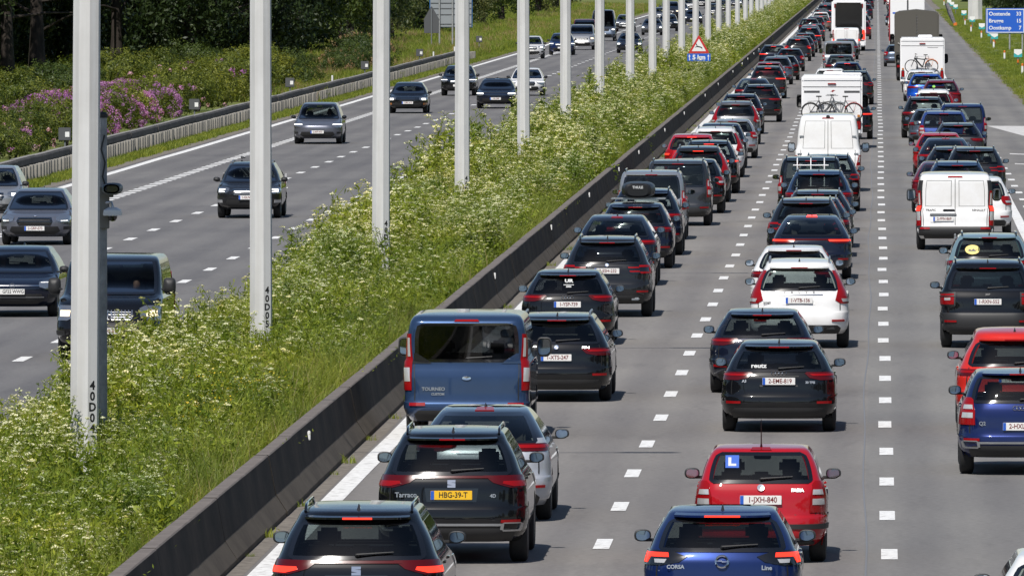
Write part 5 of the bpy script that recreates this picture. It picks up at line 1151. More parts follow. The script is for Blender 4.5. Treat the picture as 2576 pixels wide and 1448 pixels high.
spawn('suv_b', 'navy', 1624, 641, 'dark sport utility car between the roof-box car and the white people carrier', 'sport_utility_car')
spawn('mpv_w', 'silver', 1640, 602, 'silver-white people carrier with big rear window ahead of the roof box', 'people_carrier')
spawn('mpv', 'dgrey', 1706, 567, 'grey people carrier with tall tail lamps ahead of the silver-white one', 'people_carrier')
spawn('csuv_b', 'black', 1744, 536, 'black car just right of and ahead of the grey people carrier', 'sport_utility_car')
spawn('xc60_lit', 'charcoal', 1757, 508, 'dark estate-like car with lit tall red tail lamps ahead of the grey people carrier', 'sport_utility_car')
spawn('suv_lit', 'black', 1784, 486, 'black sport utility car with lit brake lamps behind the red car', 'sport_utility_car')
spawn('csuv_lit', 'red', 1741, 457, 'red car close to the barrier in the left queue', 'sport_utility_car')
spawn('xc60', 'offwhite', 1800, 446, 'white sport utility car beside the red car in the left queue', 'sport_utility_car')
spawn('csuv', 'navy', 1813, 423, 'dark blue car half hidden behind the silver hatchback', 'sport_utility_car')
spawn('hatch_b', 'silver', 1843, 398, 'silver hatchback in the left queue', 'hatchback_car')
spawn('xc60', 'grey', 1851, 363, 'grey sport utility car with tall red lamps ahead of the silver hatchback', 'sport_utility_car')
spawn('suv', 'navy', 1864, 337, 'dark blue sport utility car with roof rails ahead of the grey one', 'sport_utility_car')
spawn('suv_b', 'black', 1913, 307, 'black sport utility car at the left of the white motorhome', 'sport_utility_car')
spawn('fastback', 'navy', 1896, 275, 'dark saloon car with sloping rear glass by the barrier', 'saloon_car')
spawn('suv_lit', 'charcoal', 1932, 248, 'dark car with lit brake lamps behind the darker red car', 'sport_utility_car')
spawn('hatch_lit', 'darkred', 1935, 222, 'dark red car with lit brake lamps in the left queue', 'hatchback_car')
CARW = dict(black='black', navy='dark navy', charcoal='dark grey', dgrey='grey', white='white', offwhite='white', blue='blue', steel='grey-blue', brown='brown', silver='silver', darkred='dark red', grey='grey')
KNM = dict(hatch=('hatchback_car', 'hatchback'), hatch_b=('hatchback_car', 'hatchback'), estate=('estate_car', 'estate car'), suv=('sport_utility_car', 'sport utility car'), suv_b=('sport_utility_car', 'sport utility car'), suv_c=('sport_utility_car', 'sport utility car'), csuv=('sport_utility_car', 'compact car'), csuv_b=('sport_utility_car', 'compact car'), fastback=('saloon_car', 'saloon'), suv_lit=('sport_utility_car', 'braking sport utility car'), hatch_lit=('hatchback_car', 'braking hatchback'), estate_lit=('estate_car', 'braking estate car'), csuv_lit=('sport_utility_car', 'braking compact car'), mpv=('people_carrier', 'people carrier'), van=('van', 'van'), transporter=('van', 'van'), bigvan=('van', 'tall van'), front_far=('sport_utility_car', 'car'), front_saloon=('saloon_car', 'saloon'), vito=('van', 'van'), merc_suv=('sport_utility_car', 'sport utility car'))
def nth(n): return '%d%s' % (n, 'th' if 10 <= n % 100 <= 20 else {1: 'st', 2: 'nd', 3: 'rd'}.get(n % 10, 'th'))
rq = random.Random(5)
def far_queue(start, xlane, ds, place, models, paints, n0, away=True, grp=None):
    for k, d in enumerate(ds):
        m_, p_ = models[k % len(models)], paints[k % len(paints)]; x = xlane + rq.uniform(-.35, .35)
        px_, py_ = 2205 + x * F / d, HC * F / d - 130
        nm, wd = KNM[m_]
        spawn(m_, p_, px_, py_, 'distant %s %s %s, %s from the camera' % (CARW[p_], wd, place, nth(n0 + k)), nm, 'van' if nm == 'van' else 'car', away, grp=grp)
spawn('csuv', 'steel', 1954, 213, 'grey-blue compact car right of the dark red car', 'sport_utility_car')
spawn('hatch', 'black', 1972, 202, 'black hatchback ahead of the grey-blue compact car', 'hatchback_car')
spawn('hatch_b', 'navy', 1988, 180, 'dark navy hatchback with red lamps at the right of the left queue', 'hatchback_car')
spawn('estate_lit', 'navy', 1946, 171, 'dark navy estate car with its high brake lamp lit close to the barrier', 'estate_car')
far_queue(0, -5.45, [775, 805, 838, 868, 903, 940, 976, 1015, 1052, 1090, 1130, 1172, 1215, 1260, 1305, 1350, 1398, 1450, 1505, 1560, 1615, 1670], 'by the barrier', ['csuv_lit', 'estate', 'hatch', 'suv_lit', 'csuv', 'hatch_lit', 'suv', 'csuv_b', 'estate_lit'], ['charcoal', 'navy', 'black', 'navy', 'steel', 'charcoal', 'black', 'navy', 'brown', 'white', 'black'], 29, grp='distant cars queueing beside the barrier')

# ------------------------------------------------------------------ queue: middle lane
t, s, g = spawn('corsa', 'blue', 1818, 1596, 'blue hatchback with lit brake lamps at the bottom of the middle lane', 'hatchback_car')
lg = join([(MB().lathe([(-.010, .058), (-.016, .068), (-.010, .080), (.006, .070), (-.010, .058)], 26, 'Y'), 'chrome'), (MB().poly([(-.09, -.014, .004), (.0, -.014, .012), (.0, -.014, .002), (.09, -.014, -.004), (.0, -.014, -.012), (.0, -.014, -.002)], (0, .006, 0)), 'chrome')])
on_rear(t, s, lg, 0, .86, 'badge'); letters(t, s, 'CORSA', -.52, .80, .06); letters(t, s, 'Line', .50, .79, .07)
t, s, g = spawn('fabia', 'red', 1915, 1410, 'red hatchback with blue learner L sticker, plate 1-JXH-840', 'hatchback_car', plate='1-JXH-840')
on_rear(t, s, DISC, 0, .95, 'badge'); letters(t, s, 'FABIA', .46, .92, .06)
o = on_rear(t, s, MB().box(-.085, .085, -.002, .002, -.10, .10).mesh('plate_blue'), -.36, 1.27, 'learner_sticker', .016)
ob('learner_letter', MB().poly([(-.05, -.004, .065), (-.012, -.004, .065), (-.012, -.004, -.035), (.05, -.004, -.035), (.05, -.004, -.07), (-.05, -.004, -.07)], (0, .002, 0)).mesh('ink_white'), o)
t, s, g = spawn('a3', 'black', 1960, 1083, 'black hatchback with four-ring badge, plate 2-EME-819', 'hatchback_car', plate='2-EME-819')
on_rear(t, s, R4, 0, .945, 'badge'); letters(t, s, 'A3', -.55, .82, .06); letters(t, s, '30 TFSI', .50, .80, .05); letters(t, s, 'reutz', -.32, 1.06, .115, 'ink_white', 'sticker', off=.016, bold=.003)
spawn('a3', 'navy', 1918, 986, 'dark hatchback half hidden by the four-ring hatchback', 'hatchback_car')
t, s, g = spawn('xc60', 'white', 2011, 873, 'white sport utility car with tall red lamps, plate 1-VTB-136', 'sport_utility_car', plate='1-VTB-136')
for i, ch in enumerate('VOLVO'): letters(t, s, ch, -.28 + .14 * i, 1.085, .05, 'ink_grey')
ob('chrome_strip', patch(s.rear, [(1.03, -.50, .50), (1.045, -.50, .50)], 14, .014, .02, 1).mesh('chrome', True), t); letters(t, s, 'XC60', -.62, .88, .06, 'ink_grey')
spawn('hatch', 'white', 1997, 790, 'white car directly ahead of the white sport utility car', 'hatchback_car')
spawn('fast_lit', 'navy', 2042, 701, 'black fastback with full-width red light strip in the middle lane', 'fastback_car')
spawn('suv_c', 'charcoal', 2028, 672, 'dark sport utility car just ahead of the black fastback', 'sport_utility_car')
spawn('estate', 'navy', 2047, 645, 'dark estate car between the black fastback and the blue car', 'estate_car')
spawn('estate', 'black', 2057, 622, 'black estate car behind the blue sport utility car', 'estate_car')
spawn('suv', 'fordblue', 2060, 581, 'blue sport utility car with wide red lamps in the middle lane', 'sport_utility_car')
tk, s, g = spawn('mpv', 'black', 2040, 557, 'black people carrier with white ladder rack on its rear', 'people_carrier')
lr = MB()
for x in (-.38, .0, .38): lr.tube([(x, -.12, .95), (x, -.12, 1.62), (x, .02, 1.80)], .016, 6)
for z in (1.0, 1.3, 1.6): lr.tube([(-.5, -.12, z), (.5, -.12, z)], .016, 6)
ob('ladder_rack', lr.mesh('body_white', True), tk, (0, -g['ro'] + .12, 0))
spawn('suv_c', 'black', 2083, 531, 'black sport utility car right of the white ladder rack', 'sport_utility_car')
t, s, g = spawn('bigvan', 'white', 2083, 481, 'tall white delivery van with closed rear doors behind the motorhome', 'van', 'van')
for sg in (-1, 1):
    for z in (1.2, 1.75): ob('hinge', MB().box(-.07, .07, -.03, .01, -.025, .025, .008).mesh('satin'), t, s.rear(sg * .86, z))
ob('rear_camera', MB().box(-.06, .06, -.06, .03, -.04, .06, .02).mesh('plastic'), t, s.rear(0, 2.36))
def bicycle(name, label, x, y, z, mirror=1, frame='ink_black', accent=None):
    t = thing(name, label, 'bicycle', (x, y, z))
    ty = MB().lathe([(-.028, .33), (-.02, .352), (.0, .360), (.02, .352), (.028, .33), (0, .312), (-.028, .33)], 32, 'Y').mesh('tyre', True)
    sp = MB()
    for k in range(12):
        a = k * math.pi / 6; sp.tube([(0, 0, 0), (.325 * math.cos(a), 0, .325 * math.sin(a))], .003, 3, False)
    sp.lathe([(-.03, .02), (.03, .02)], 10, 'Y'); sp = sp.mesh('satin')
    for xx in (-.54, .54): w_ = ob('wheel', ty, t, (xx, 0, .35)); ob('spokes', sp, w_)
    m = mirror; f = MB(); A, B, C, D = Vector((-.54 * m, 0, .35)), Vector((-.05 * m, 0, .30)), Vector((-.22 * m, 0, .80)), Vector((.36 * m, 0, .78))
    E = Vector((.54 * m, 0, .35)); f.tube([A, B], .02, 8).tube([A, C], .018, 8).tube([B, C], .028, 8).tube([B, D], .042, 8).tube([C + (B - C) * .2, D], .028, 8).tube([D + Vector((-.04 * m, 0, .14)), D, E], [.022, .022, .016], 8)
    ob('frame', f.mesh(frame, True), t)
    ob('saddle', MB().box(C.x - .13, C.x + .13, -.07, .07, .93, .98, .025).tube([C, C + Vector((0, 0, .15))], .014, 8).mesh('plastic', True), t)
    ob('handlebar', MB().tube([(D.x - .12 * m, -.30, .99), (D.x - .02 * m, -.12, 1.02), (D.x - .04 * m, 0, .96), (D.x - .02 * m, .12, 1.02), (D.x - .12 * m, .30, .99)], .014, 8).mesh('plastic', True), t)
    ob('mudguard', MB().tube([(-.54 * m + .37 * math.cos(a), 0, .35 + .37 * math.sin(a)) for a in [math.pi * (.12 + .76 * k / 8) for k in range(9)]], .018, 6).mesh(accent or 'plastic', True), t)
    ob('luggage_rack', MB().tube([(C.x, 0, .78), (C.x - .42 * m, 0, .76), (C.x - .42 * m, 0, .72), (A.x, 0, .36)], .009, 6).mesh(accent or 'plastic', True), t)
    ob('crank', MB().lathe([(-.02, .075), (.02, .075)], 14, 'Y', Matrix.Translation(B)).mesh('ink_grey'), t)
    return t
def motorhome(px, py, w, h, L, label, stripes=True):
    p = gp(px, py); t = thing('motorhome', label, 'motorhome', (p.x, p.y, 0)); hw = w / 2; ro = 1.5
    ob('body', MB().box(-hw, hw, -ro, L - ro - 1.6, .52, h, .07).mesh('body_white', True, 40), t)
    ob('cab', MB().box(-hw * .88, hw * .88, L - ro - 1.7, L - ro - .2, .5, 2.0, .15).box(-hw * .82, hw * .82, L - ro - .3, L - ro + .6, .45, 1.15, .12).mesh('body_white', True, 40), t)
    ob('roof_edge', MB().box(-hw + .03, hw - .03, -ro - .03, -ro + .25, h - .24, h - .02, .06).mesh('body_white', True, 40), t)
    bi = ob('bumper', MB().box(-hw + .02, hw - .02, -ro - .05, -ro + .3, .38, .60, .05).mesh('ink_grey', True), t)
    for sg in (-1, 1):
        ob('tail_lamp', MB().box(-.09, .09, -.02, .02, -.22, .22, .02).mesh('red_lens'), t, (sg * (hw - .14), -ro - .015, .95)); ob('indicator', MB().box(-.05, .05, -.02, .02, -.05, .05, .01).mesh('amber_lens'), t, (sg * (hw - .14), -ro - .025, 1.25))
        ob('door_mirror', MIRT[0], t, (sg * (hw + .10), L - ro - 1.3, 1.75)); ob('mirror_arm', MB().box(-.16, .16, -.03, .03, -.03, .03).mesh('plastic'), t, (sg * (hw - .05), L - ro - 1.3, 1.85))
    ob('brake_lamp', MB().box(-.16, .16, -.05, .0, -.02, .03, .01).mesh('red_lens'), t, (0, -ro - .005, h - .32))
    ob('trim_line', MB().box(-hw + .04, hw - .04, -.008, .0, -.025, .0).mesh('ink_grey'), t, (0, -ro - .001, h - .42))
    ty, rm, _ = wheel_meshes(.345, .225)
    for y in (0, L - ro - 1.1):
        for sg in (-1, 1): w_ = ob('wheel', ty, t, (sg * (hw - .22), y, .345), 0 if sg > 0 else math.pi); ob('rim', rm, w_)
    ob('chassis', MB().box(-hw + .4, hw - .4, -ro + .3, L - ro - .4, .30, .55).mesh('plastic'), t)
    rk = MB()
    for x in (-.33, .33): rk.tube([(x, -.04, .72), (x, -.10, .74), (x, -.10, h - 1.0), (x, -.02, h - .95)], .008, 6)
    rk.tube([(-.85, -.30, 1.03), (.85, -.30, 1.03)], .02, 6).tube([(-.85, -.52, 1.03), (.85, -.52, 1.03)], .02, 6).tube([(-.33, -.10, h - 1.0), (.33, -.10, h - 1.0)], .008, 6).tube([(-.33, -.08, 1.0), (-.33, -.56, 1.0)], .018, 6).tube([(.33, -.08, 1.0), (.33, -.56, 1.0)], .018, 6)
    ob('bike_rack', rk.mesh('satin', True), t, (0, -ro, 0))
    ob('roof_hatch', MB().box(-.38, .38, .4, 1.1, h - .01, h + .14, .04).mesh('body_white', True), t, (.05 if stripes else .15, 0, 0))
    if stripes:
        ob('roof_hatch', MB().box(-.40, .40, -.6, .0, h - .01, h + .10, .04).mesh('body_white', True), t, (.75, 0, 0))
        for sg in (-1, 1): ob('grey_panel', MB().box(-.30, .30, -.006, .0, -.04, .04).mesh('ink_grey'), t, (sg * .77, -ro - .002, h - .62))
        ob('emblem', MB().poly([(-.08, -.004, -.02), (.02, -.004, .05), (.12, -.004, .03), (.04, -.004, .0), (.02, -.004, -.05), (-.02, -.004, -.01)], (0, .003, 0)).mesh('red_lens'), t, (.02, -ro - .001, h - .60))
        ob('grey_script', MB().box(-.24, .24, -.004, .0, -.03, -.015).box(-.20, .16, -.004, .0, .01, .022).mesh('ink_grey'), t, (0, -ro - .002, h - .74))
    else: ob('grey_script', MB().box(-.28, .28, -.004, .0, -.02, .0).mesh('ink_grey'), t, (.55, -ro - .002, h - .52))
    return t, ro
mh, ro = motorhome(2093, 372, 2.34, 2.80, 7.0, 'white motorhome with two bicycles on its rear in the middle lane')
bicycle('bicycle', 'dark city bicycle, left one on the middle lane motorhome', mh.location.x - .28, mh.location.y - ro - .30, 1.05, 1, 'ink_grey')
bicycle('bicycle', 'grey bicycle with red rear mudguard, right one on the middle lane motorhome', mh.location.x + .30, mh.location.y - ro - .52, 1.05, -1, 'grey_post', 'red_lens')
spawn('suv_lit', 'black', 2137, 350, 'black sport utility car peeking out right of the motorhome', 'sport_utility_car')
spawn('suv_c', 'charcoal', 2150, 263, 'dark sport utility car with red lamps ahead and right of the motorhome roof', 'sport_utility_car')
spawn('csuv', 'white', 2088, 250, 'white car just ahead of the motorhome on its left side', 'sport_utility_car')
spawn('hatch_lit', 'blue', 2131, 222, 'dark blue hatchback with lit high brake lamp ahead of the motorhome', 'hatchback_car')
spawn('csuv', 'charcoal', 2115, 207, 'dark compact car behind the silver van', 'sport_utility_car')
spawn('transporter', 'silver', 2110, 184, 'silver passenger van with wide dark rear window in the middle lane', 'van', 'van')
spawn('hatch', 'steel', 2127, 150, 'grey-blue hatchback behind the small white van', 'hatchback_car')
spawn('trafic', 'white', 2129, 138, 'small white van right behind the coach', 'van', 'van')
# coach
p = gp(2135, 128); t = thing('coach', 'white touring coach with large black rear window in the middle lane', 'coach', (p.x, p.y, 0)); yr_ = -3.0
ob('body', MB().box(-1.275, 1.275, yr_, yr_ + 12.5, .38, 3.78, .12).mesh('body_white', True, 40), t)
ob('rear_window', MB().box(-1.0, 1.0, yr_ - .03, yr_ + .02, 1.75, 3.62, .10).mesh('gloss_black', True, 40), t); ob('engine_cover', MB().box(-1.02, 1.02, yr_ - .02, yr_ + .02, .85, 1.74, .06).mesh('ink_black', True), t)
ob('bumper', MB().box(-1.26, 1.26, yr_ - .08, yr_ + .3, .34, .82, .08).mesh('body_white', True), t)
for sg in (-1, 1):
    ob('tail_lamp', MB().box(-.09, .09, -.02, .02, -.36, .36, .03).mesh('red_lens' if sg < 0 else 'red_lit'), t, (sg * 1.12, yr_ - .015, 1.22)); ob('marker_lamp', MB().box(-.08, .08, -.02, .02, -.16, .16, .02).mesh('red_lens'), t, (sg * 1.0, yr_ - .04, 3.38))
    ob('side_windows', MB().box(-.006, .006, yr_ + .8, yr_ + 12, 2.0, 3.4, .003).mesh('tint_glass'), t, (sg * 1.278, 0, 0))
ob('emblem', MB().lathe([(-.01, .12), (-.02, .13), (0, .15)], 16, 'Y').mesh('chrome'), t, (-.05, yr_ - .03, 1.55))
ty, rm, _ = wheel_meshes(.50, .30)
for y in (0, 6.2):
    for sg in (-1, 1): w_ = ob('wheel', ty, t, (sg * 1.08, y, .50), 0 if sg > 0 else math.pi); ob('rim', rm, w_)
far_queue(0, -1.55, [960, 1010, 1065, 1120, 1180, 1240, 1300, 1370, 1440, 1520, 1600], 'ahead of the coach', ['csuv_lit', 'suv', 'hatch', 'estate', 'suv_lit', 'csuv'], ['darkred', 'navy', 'charcoal', 'black', 'white', 'navy'], 26, grp='distant cars in the middle lane')

# ------------------------------------------------------------------ queue: right lane
spawn('hatch', 'white', 2706, 1733, 'white car with dark glass cut off in the bottom right corner', 'hatchback_car')
t, s, g = spawn('q2', 'inkblue', 2566, 1190, 'dark blue compact car with grey trim strip, plate starting 2-HX', 'sport_utility_car', plate='2-HXL-520')
on_rear(t, s, R4, 0, .99, 'badge'); letters(t, s, 'Q2', -.56, .76, .075)
t, s, g = spawn('epace', 'brightred', 2552, 1084, 'bright red sport utility car half hidden by the blue compact car', 'sport_utility_car', plate='1-RNL-071')
t, s, g = spawn('renegade', 'black', 2484, 873, 'black boxy sport utility car with square red lamps, plate 1-RXN-552', 'sport_utility_car', plate='1-RXN-552')
letters(t, s, 'JEEP', 0, 1.04, .05, 'ink_grey')
t, s, g = spawn('iuv', 'teal', 2488, 779, 'pale teal sport utility car with round yellow sticker on its rear window', 'sport_utility_car')
p_ = MB().lathe([(-.002, .001), (-.002, .14), (.002, .14)], 24, 'Y'); o = on_rear(t, s, p_.mesh('sticker_yellow'), -.36, 1.30, 'sticker', .016); o.scale = (1.12, 1, .85)
ob('sticker_mark', MB().poly([(-.09, -.004, -.03), (-.05, -.004, .02), (-.02, -.004, -.02), (.02, -.004, .03), (.05, -.004, -.02), (.09, -.004, .01), (.06, -.004, -.05), (-.06, -.004, -.05)], (0, .001, 0)).mesh('ink_grey'), o)
t, s, g = spawn('trafic', 'white', 2402, 627, 'white panel van with closed double rear doors, plate 2-FFN-869', 'van', 'van', plate='2-FFN-869')
letters(t, s, 'TRAFIC', -.62, 1.02, .08, 'ink_grey'); letters(t, s, 'RENAULT', .60, 1.02, .08, 'ink_grey')
ob('door_handle', MB().box(-.16, .16, -.04, .01, -.028, .028, .02).mesh('plastic', True), t, s.rear(-.16, 1.02)); ob('plate_lamp', MB().box(-.34, .34, -.035, .01, -.03, .03, .012).mesh('grey_post', True), t, s.rear(-.31, .91) )
for sg in (-1, 1): ob('lamp_column', patch(s.rear, [(.60, .875 * sg, 1.04 * sg), (1.1, .875 * sg, 1.04 * sg), (1.78, .90 * sg, 1.02 * sg)], 8, .010, .015, 5).mesh('plastic', True), t)
ob('tow_ball', MB().box(-.03, .03, -.10, .1, .30, .36, .01).lathe([(.36, .03), (.40, .035), (.44, .001)], 10, 'Z', Matrix.Translation((0, -.08, 0))).mesh('satin', True), t, (.0, -g['ro'], 0))
spawn('csuv_b', 'white', 2459, 592, 'white small car half hidden at the right of the white panel van', 'hatchback_car')
spawn('suv', 'fordblue', 2408, 553, 'blue car roof showing just above the white panel van', 'sport_utility_car')
spawn('fastback', 'darkred', 2373, 533, 'maroon saloon peeking out left of the white panel van', 'saloon_car')
spawn('suv_c', 'charcoal', 2452, 508, 'dark green-grey sport utility car ahead and right of the white panel van', 'sport_utility_car')
spawn('estate', 'charcoal', 2397, 487, 'dark grey estate car in the middle of the right queue', 'estate_car')
spawn('fastback', 'navy', 2379, 460, 'dark navy saloon behind the red hatchback', 'saloon_car')
spawn('hatch_b', 'red', 2364, 440, 'red hatchback in the right queue', 'hatchback_car')
spawn('estate', 'dgrey', 2410, 413, 'grey estate car behind the blue pick-up', 'estate_car')
spawn('touran', 'van_blue', 2374, 395, 'blue people carrier left of the blue pick-up', 'people_carrier')
t, s, g = spawn('mpv', 'blue', 2421, 382, 'blue pick-up truck with hard top at the right edge of the queue', 'pickup_truck', 'pick-up')
ob('tailgate', MB().box(-.74, .74, -.03, .02, .62, 1.08, .02).mesh(MATS['paint_blue'], True), t, (0, -g['ro'] + .02, 0)); ob('step_bumper', MB().box(-.82, .82, -.12, .05, .38, .55, .03).mesh('chrome', True), t, (0, -g['ro'], 0))
spawn('hatch', 'steel', 2344, 366, 'grey-blue car left of the blue people carrier', 'hatchback_car')
spawn('suv', 'charcoal', 2326, 347, 'dark car at the left edge of the right queue with an open-looking mirror', 'sport_utility_car')
spawn('xc60', 'white', 2348, 325, 'white sport utility car with red pillar lamps in the right queue', 'sport_utility_car')
t, s, g = spawn('suv', 'darkred', 2367, 292, 'dark red sport utility car with stickers on its rear window', 'sport_utility_car')
on_rear(t, s, MB().box(-.30, .30, -.002, .002, -.02, .012).mesh('ink_white'), .10, 1.22, 'sticker', .016); on_rear(t, s, MB().lathe([(-.002, .001), (-.002, .08)], 5, 'Y').mesh(pbr('sticker_green', (.2, .5, .05), .5)), -.33, 1.36, 'sticker', .016)
spawn('suv_b', 'brightblue', 2330, 272, 'bright blue sport utility car behind the right motorhome', 'sport_utility_car')
spawn('csuv', 'white', 2318, 255, 'white compact car directly behind the right motorhome', 'hatchback_car')
mh, ro = motorhome(2320, 232, 2.36, 2.92, 7.0, 'white motorhome with one bicycle on its rear in the right lane', False)
bicycle('bicycle', 'black bicycle with orange straps on the right lane motorhome', mh.location.x - .05, mh.location.y - ro - .40, 1.05, -1, 'ink_black', 'orange')
# tarpaulin truck
p = gp(2306, 203); t = thing('tarpaulin_truck', 'tall dark olive tarpaulin truck ahead of the right motorhome', 'truck', (p.x, p.y, 0)); yr_ = -1.8
ob('tarpaulin', MB().poly([(x, yr_, z) for (x, z) in ((-1.29, 1.25), (-1.29, 3.78), (-1.24, 3.92), (-1.0, 4.02), (0, 4.12), (1.0, 4.02), (1.24, 3.92), (1.29, 3.78), (1.29, 1.25))], (0, 8.0, 0)).mesh('canvas'), t); ob('tarpaulin_flap', MB().box(-1.2, -.02, yr_ - .03, yr_ - .002, 1.62, 3.86, .01).box(.02, 1.2, yr_ - .03, yr_ - .002, 1.62, 3.86, .01).mesh('canvas'), t)
lc = MB()
for k in range(12): lc.tube([(-.05, yr_ - .035, 1.7 + k * .18), (.05, yr_ - .035, 1.78 + k * .18)], .012, 5)
ob('lacing', lc.mesh('grey_post'), t); ob('cab', MB().box(-1.2, 1.2, yr_ + 8.3, yr_ + 10.2, .6, 3.0, .15).mesh('canvas', True), t)
ob('chassis', MB().box(-.9, .9, yr_ + .2, yr_ + 10, .7, 1.25).mesh('plastic'), t); ob('tailboard', MB().box(-1.27, 1.27, yr_ - .06, yr_ + .0, 1.02, 1.56, .02).mesh('canvas'), t)
rp_ = MB().tube([(-1.1, -.05, 2.2), (-.8, -.10, 2.02), (-.5, -.06, 2.2), (-.1, -.1, 1.98), (.2, -.08, 2.2)], .04, 6); rp_.tube([(.3, -.08, 2.2), (.6, -.14, 2.36), (.9, -.08, 2.12)], [.06, .13, .05], 7)
ob('strap_folds', rp_.mesh(pbr('strap', (.3, .29, .27), .8), True), t, (0, yr_, 0)); ob('mudflap', MB().box(-1.2, -.6, -.02, .02, .25, 1.0).box(.6, 1.2, -.02, .02, .25, 1.0).mesh('plastic'), t, (0, yr_ + .4, 0))
for sg in (-1, 1): ob('tail_lamp', MB().box(-.2, .2, -.03, .02, -.07, .07, .01).mesh('red_lens'), t, (sg * .95, yr_ - .03, .85)); ob('door_mirror', MIRT[0], t, (sg * 1.42, yr_ + 9.4, 2.4)); ob('mirror_arm', MB().box(-.15, .15, -.02, .02, -.02, .02).mesh('plastic'), t, (sg * 1.28, yr_ + 9.4, 2.5))
ty, rm, _ = wheel_meshes(.50, .30)
for y in (0, 6.6):
    for sg in (-1, 1): w_ = ob('wheel', ty, t, (sg * 1.02, y, .50), 0 if sg > 0 else math.pi); ob('rim', rm, w_)
spawn('hatch_b', 'steel', 2258, 168, 'light blue-grey hatchback peeking out left of the tarpaulin truck', 'hatchback_car')
p = gp(2281, 138); t = thing('box_truck', 'white box truck with red left edge ahead of the tarpaulin truck', 'truck', (p.x, p.y, 0))
ob('box', MB().box(-1.27, 1.27, -2, 10, 1.0, 4.0, .04).mesh('body_white', True, 40), t); ob('red_edge', MB().box(-1.29, -1.20, -2.03, -1.9, 1.0, 4.0).mesh(pbr('truck_red', (.25, .02, .025), .5)), t); ob('door_seam', MB().box(.0, .12, -2.012, -1.99, 1.0, 3.96).mesh('ink_grey'), t)
sign_text(t, 'T', .8, 'sign_blue', (-.78, -2.012, 2.75), 'CENTER', .02); sign_text(t, 'A', .8, 'sign_blue', (-.25, -2.012, 2.75), 'CENTER', .02)
ob('chassis', MB().box(-1.2, 1.2, -1.9, 12, .45, 1.0).mesh('plastic'), t); ob('cab', MB().box(-1.25, 1.25, 10.3, 12.3, .5, 3.6, .15).mesh('body_white', True), t)
for y in (0, 9.5):
    for sg in (-1, 1): w_ = ob('wheel', ty, t, (sg * 1.08, y, .50), 0 if sg > 0 else math.pi); ob('rim', rm, w_)
far_queue(0, 2.0, [905, 985, 1060, 1130, 1200, 1280, 1360, 1450, 1550], 'ahead of the box truck', ['suv', 'bigvan', 'csuv_lit', 'hatch', 'transporter', 'estate'], ['navy', 'white', 'darkred', 'charcoal', 'offwhite', 'black'], 25, grp='distant vehicles in the right lane')

# ------------------------------------------------------------------ oncoming carriageway
def person(x, y, z, label, shirt='shirt_dark', rz=math.pi):
    t = thing('person', label, 'person', (x, y, z), rz); N = 16; V = []; Fc = []; idx = []
    secs = [(0, .17, .12, 0), (.12, .165, .12, 0), (.26, .19, .125, 0), (.36, .215, .115, 0), (.42, .19, .10, 0), (.455, .10, .085, .01), (.48, .062, .062, .015), (.53, .058, .06, .02), (.555, .062, .078, .03), (.60, .072, .092, .03), (.66, .077, .097, .025), (.72, .070, .090, .02), (.76, .045, .06, .015), (.775, .005, .008, .015)]
    for (zz, a, b, o) in secs:
        for k in range(N):
            an = 2 * math.pi * k / N; yy = math.sin(an) * b + o
            if .57 < zz < .64 and k == N // 4: yy += .025
            V.append((math.cos(an) * a, yy, zz))
    for j in range(len(secs) - 1):
        for k in range(N): Fc.append((j * N + k, j * N + (k + 1) % N, (j + 1) * N + (k + 1) % N, (j + 1) * N + k)); idx.append(0 if secs[j][0] < .45 else 1)
    o = len(V)
    for sg in (-1, 1):     # arms reaching forward
        m = MB().tube([(sg * .19, .0, .38), (sg * .26, .06, .18), (sg * .20, .34, .16), (sg * .16, .44, .24)], [.055, .047, .038, .03], 8); oo = len(V); V += m.v; Fc += [tuple(i + oo for i in f) for f in m.f]; idx += [0] * 16 + [1] * (len(m.f) - 16)
    ob('body', mk(V, Fc, [shirt, 'skin'], True, 60, idx), t)
    hv = [(x_ * 1.08, (y_ - .02) * 1.08 + .008, z_ + .012) for (x_, y_, z_) in V[9 * N:14 * N]]
    ob('hair', mk(hv, [(j * N + k, j * N + (k + 1) % N, (j + 1) * N + (k + 1) % N, (j + 1) * N + k) for j in range(4) for k in range(N) if not (j < 2 and 1 < k < 7)], 'hair', True), t)
    return t
def driver(t, g, sx, label, shirt='shirt_dark'):
    yd = g['L'] - g['ro'] - g['hl'] - 1.28; zo = g['zb'] - .24 - .40
    return person(t.location.x - sx * .37 * g['W'] / .9, t.location.y - yd, g['zb'] - .46, label, shirt)
t, s, g = spawn('vito', 'black', 279, 903, 'black passenger van coming towards the camera behind the nearest lamp pole', 'van', 'van', False, plate='2-ABG-033')
driver(t, g, -1, 'person in dark clothes driving the black passenger van')
STAR = MB().lathe([(-.006, .085), (-.012, .095), (.004, .10)], 24, 'Y')
for k in range(3): a = math.pi / 2 + k * 2 * math.pi / 3; STAR.tube([(0, -.008, 0), (.088 * math.cos(a), -.008, .088 * math.sin(a))], [.014, .004], 5)
STAR = STAR.mesh('chrome', True); on_rear(t, s, STAR, 0, .84, 'badge', .03, front=True)
vb = MB()
for k in range(-7, 8): patch(s.front, [(.76, k * .066 - .006, k * .066 + .006), (.93, k * .066 - .008, k * .066 + .008)], 1, .03, .02, 3, mb=vb)
ob('grille_slats', vb.mesh('chrome', True), t)
ob('dashboard_card', MB().box(-.10, .10, -.002, .002, -.05, .05).mesh('sign_red'), t, (.12, s.front(0, 1.25).y - .25, 1.25))
t, s, g = spawn('golf', 'navy', 39, 795, 'dark navy hatchback with British plate GF22 WWG', 'hatchback_car', away=False, plate='GF22 WWG', ptype='uk')
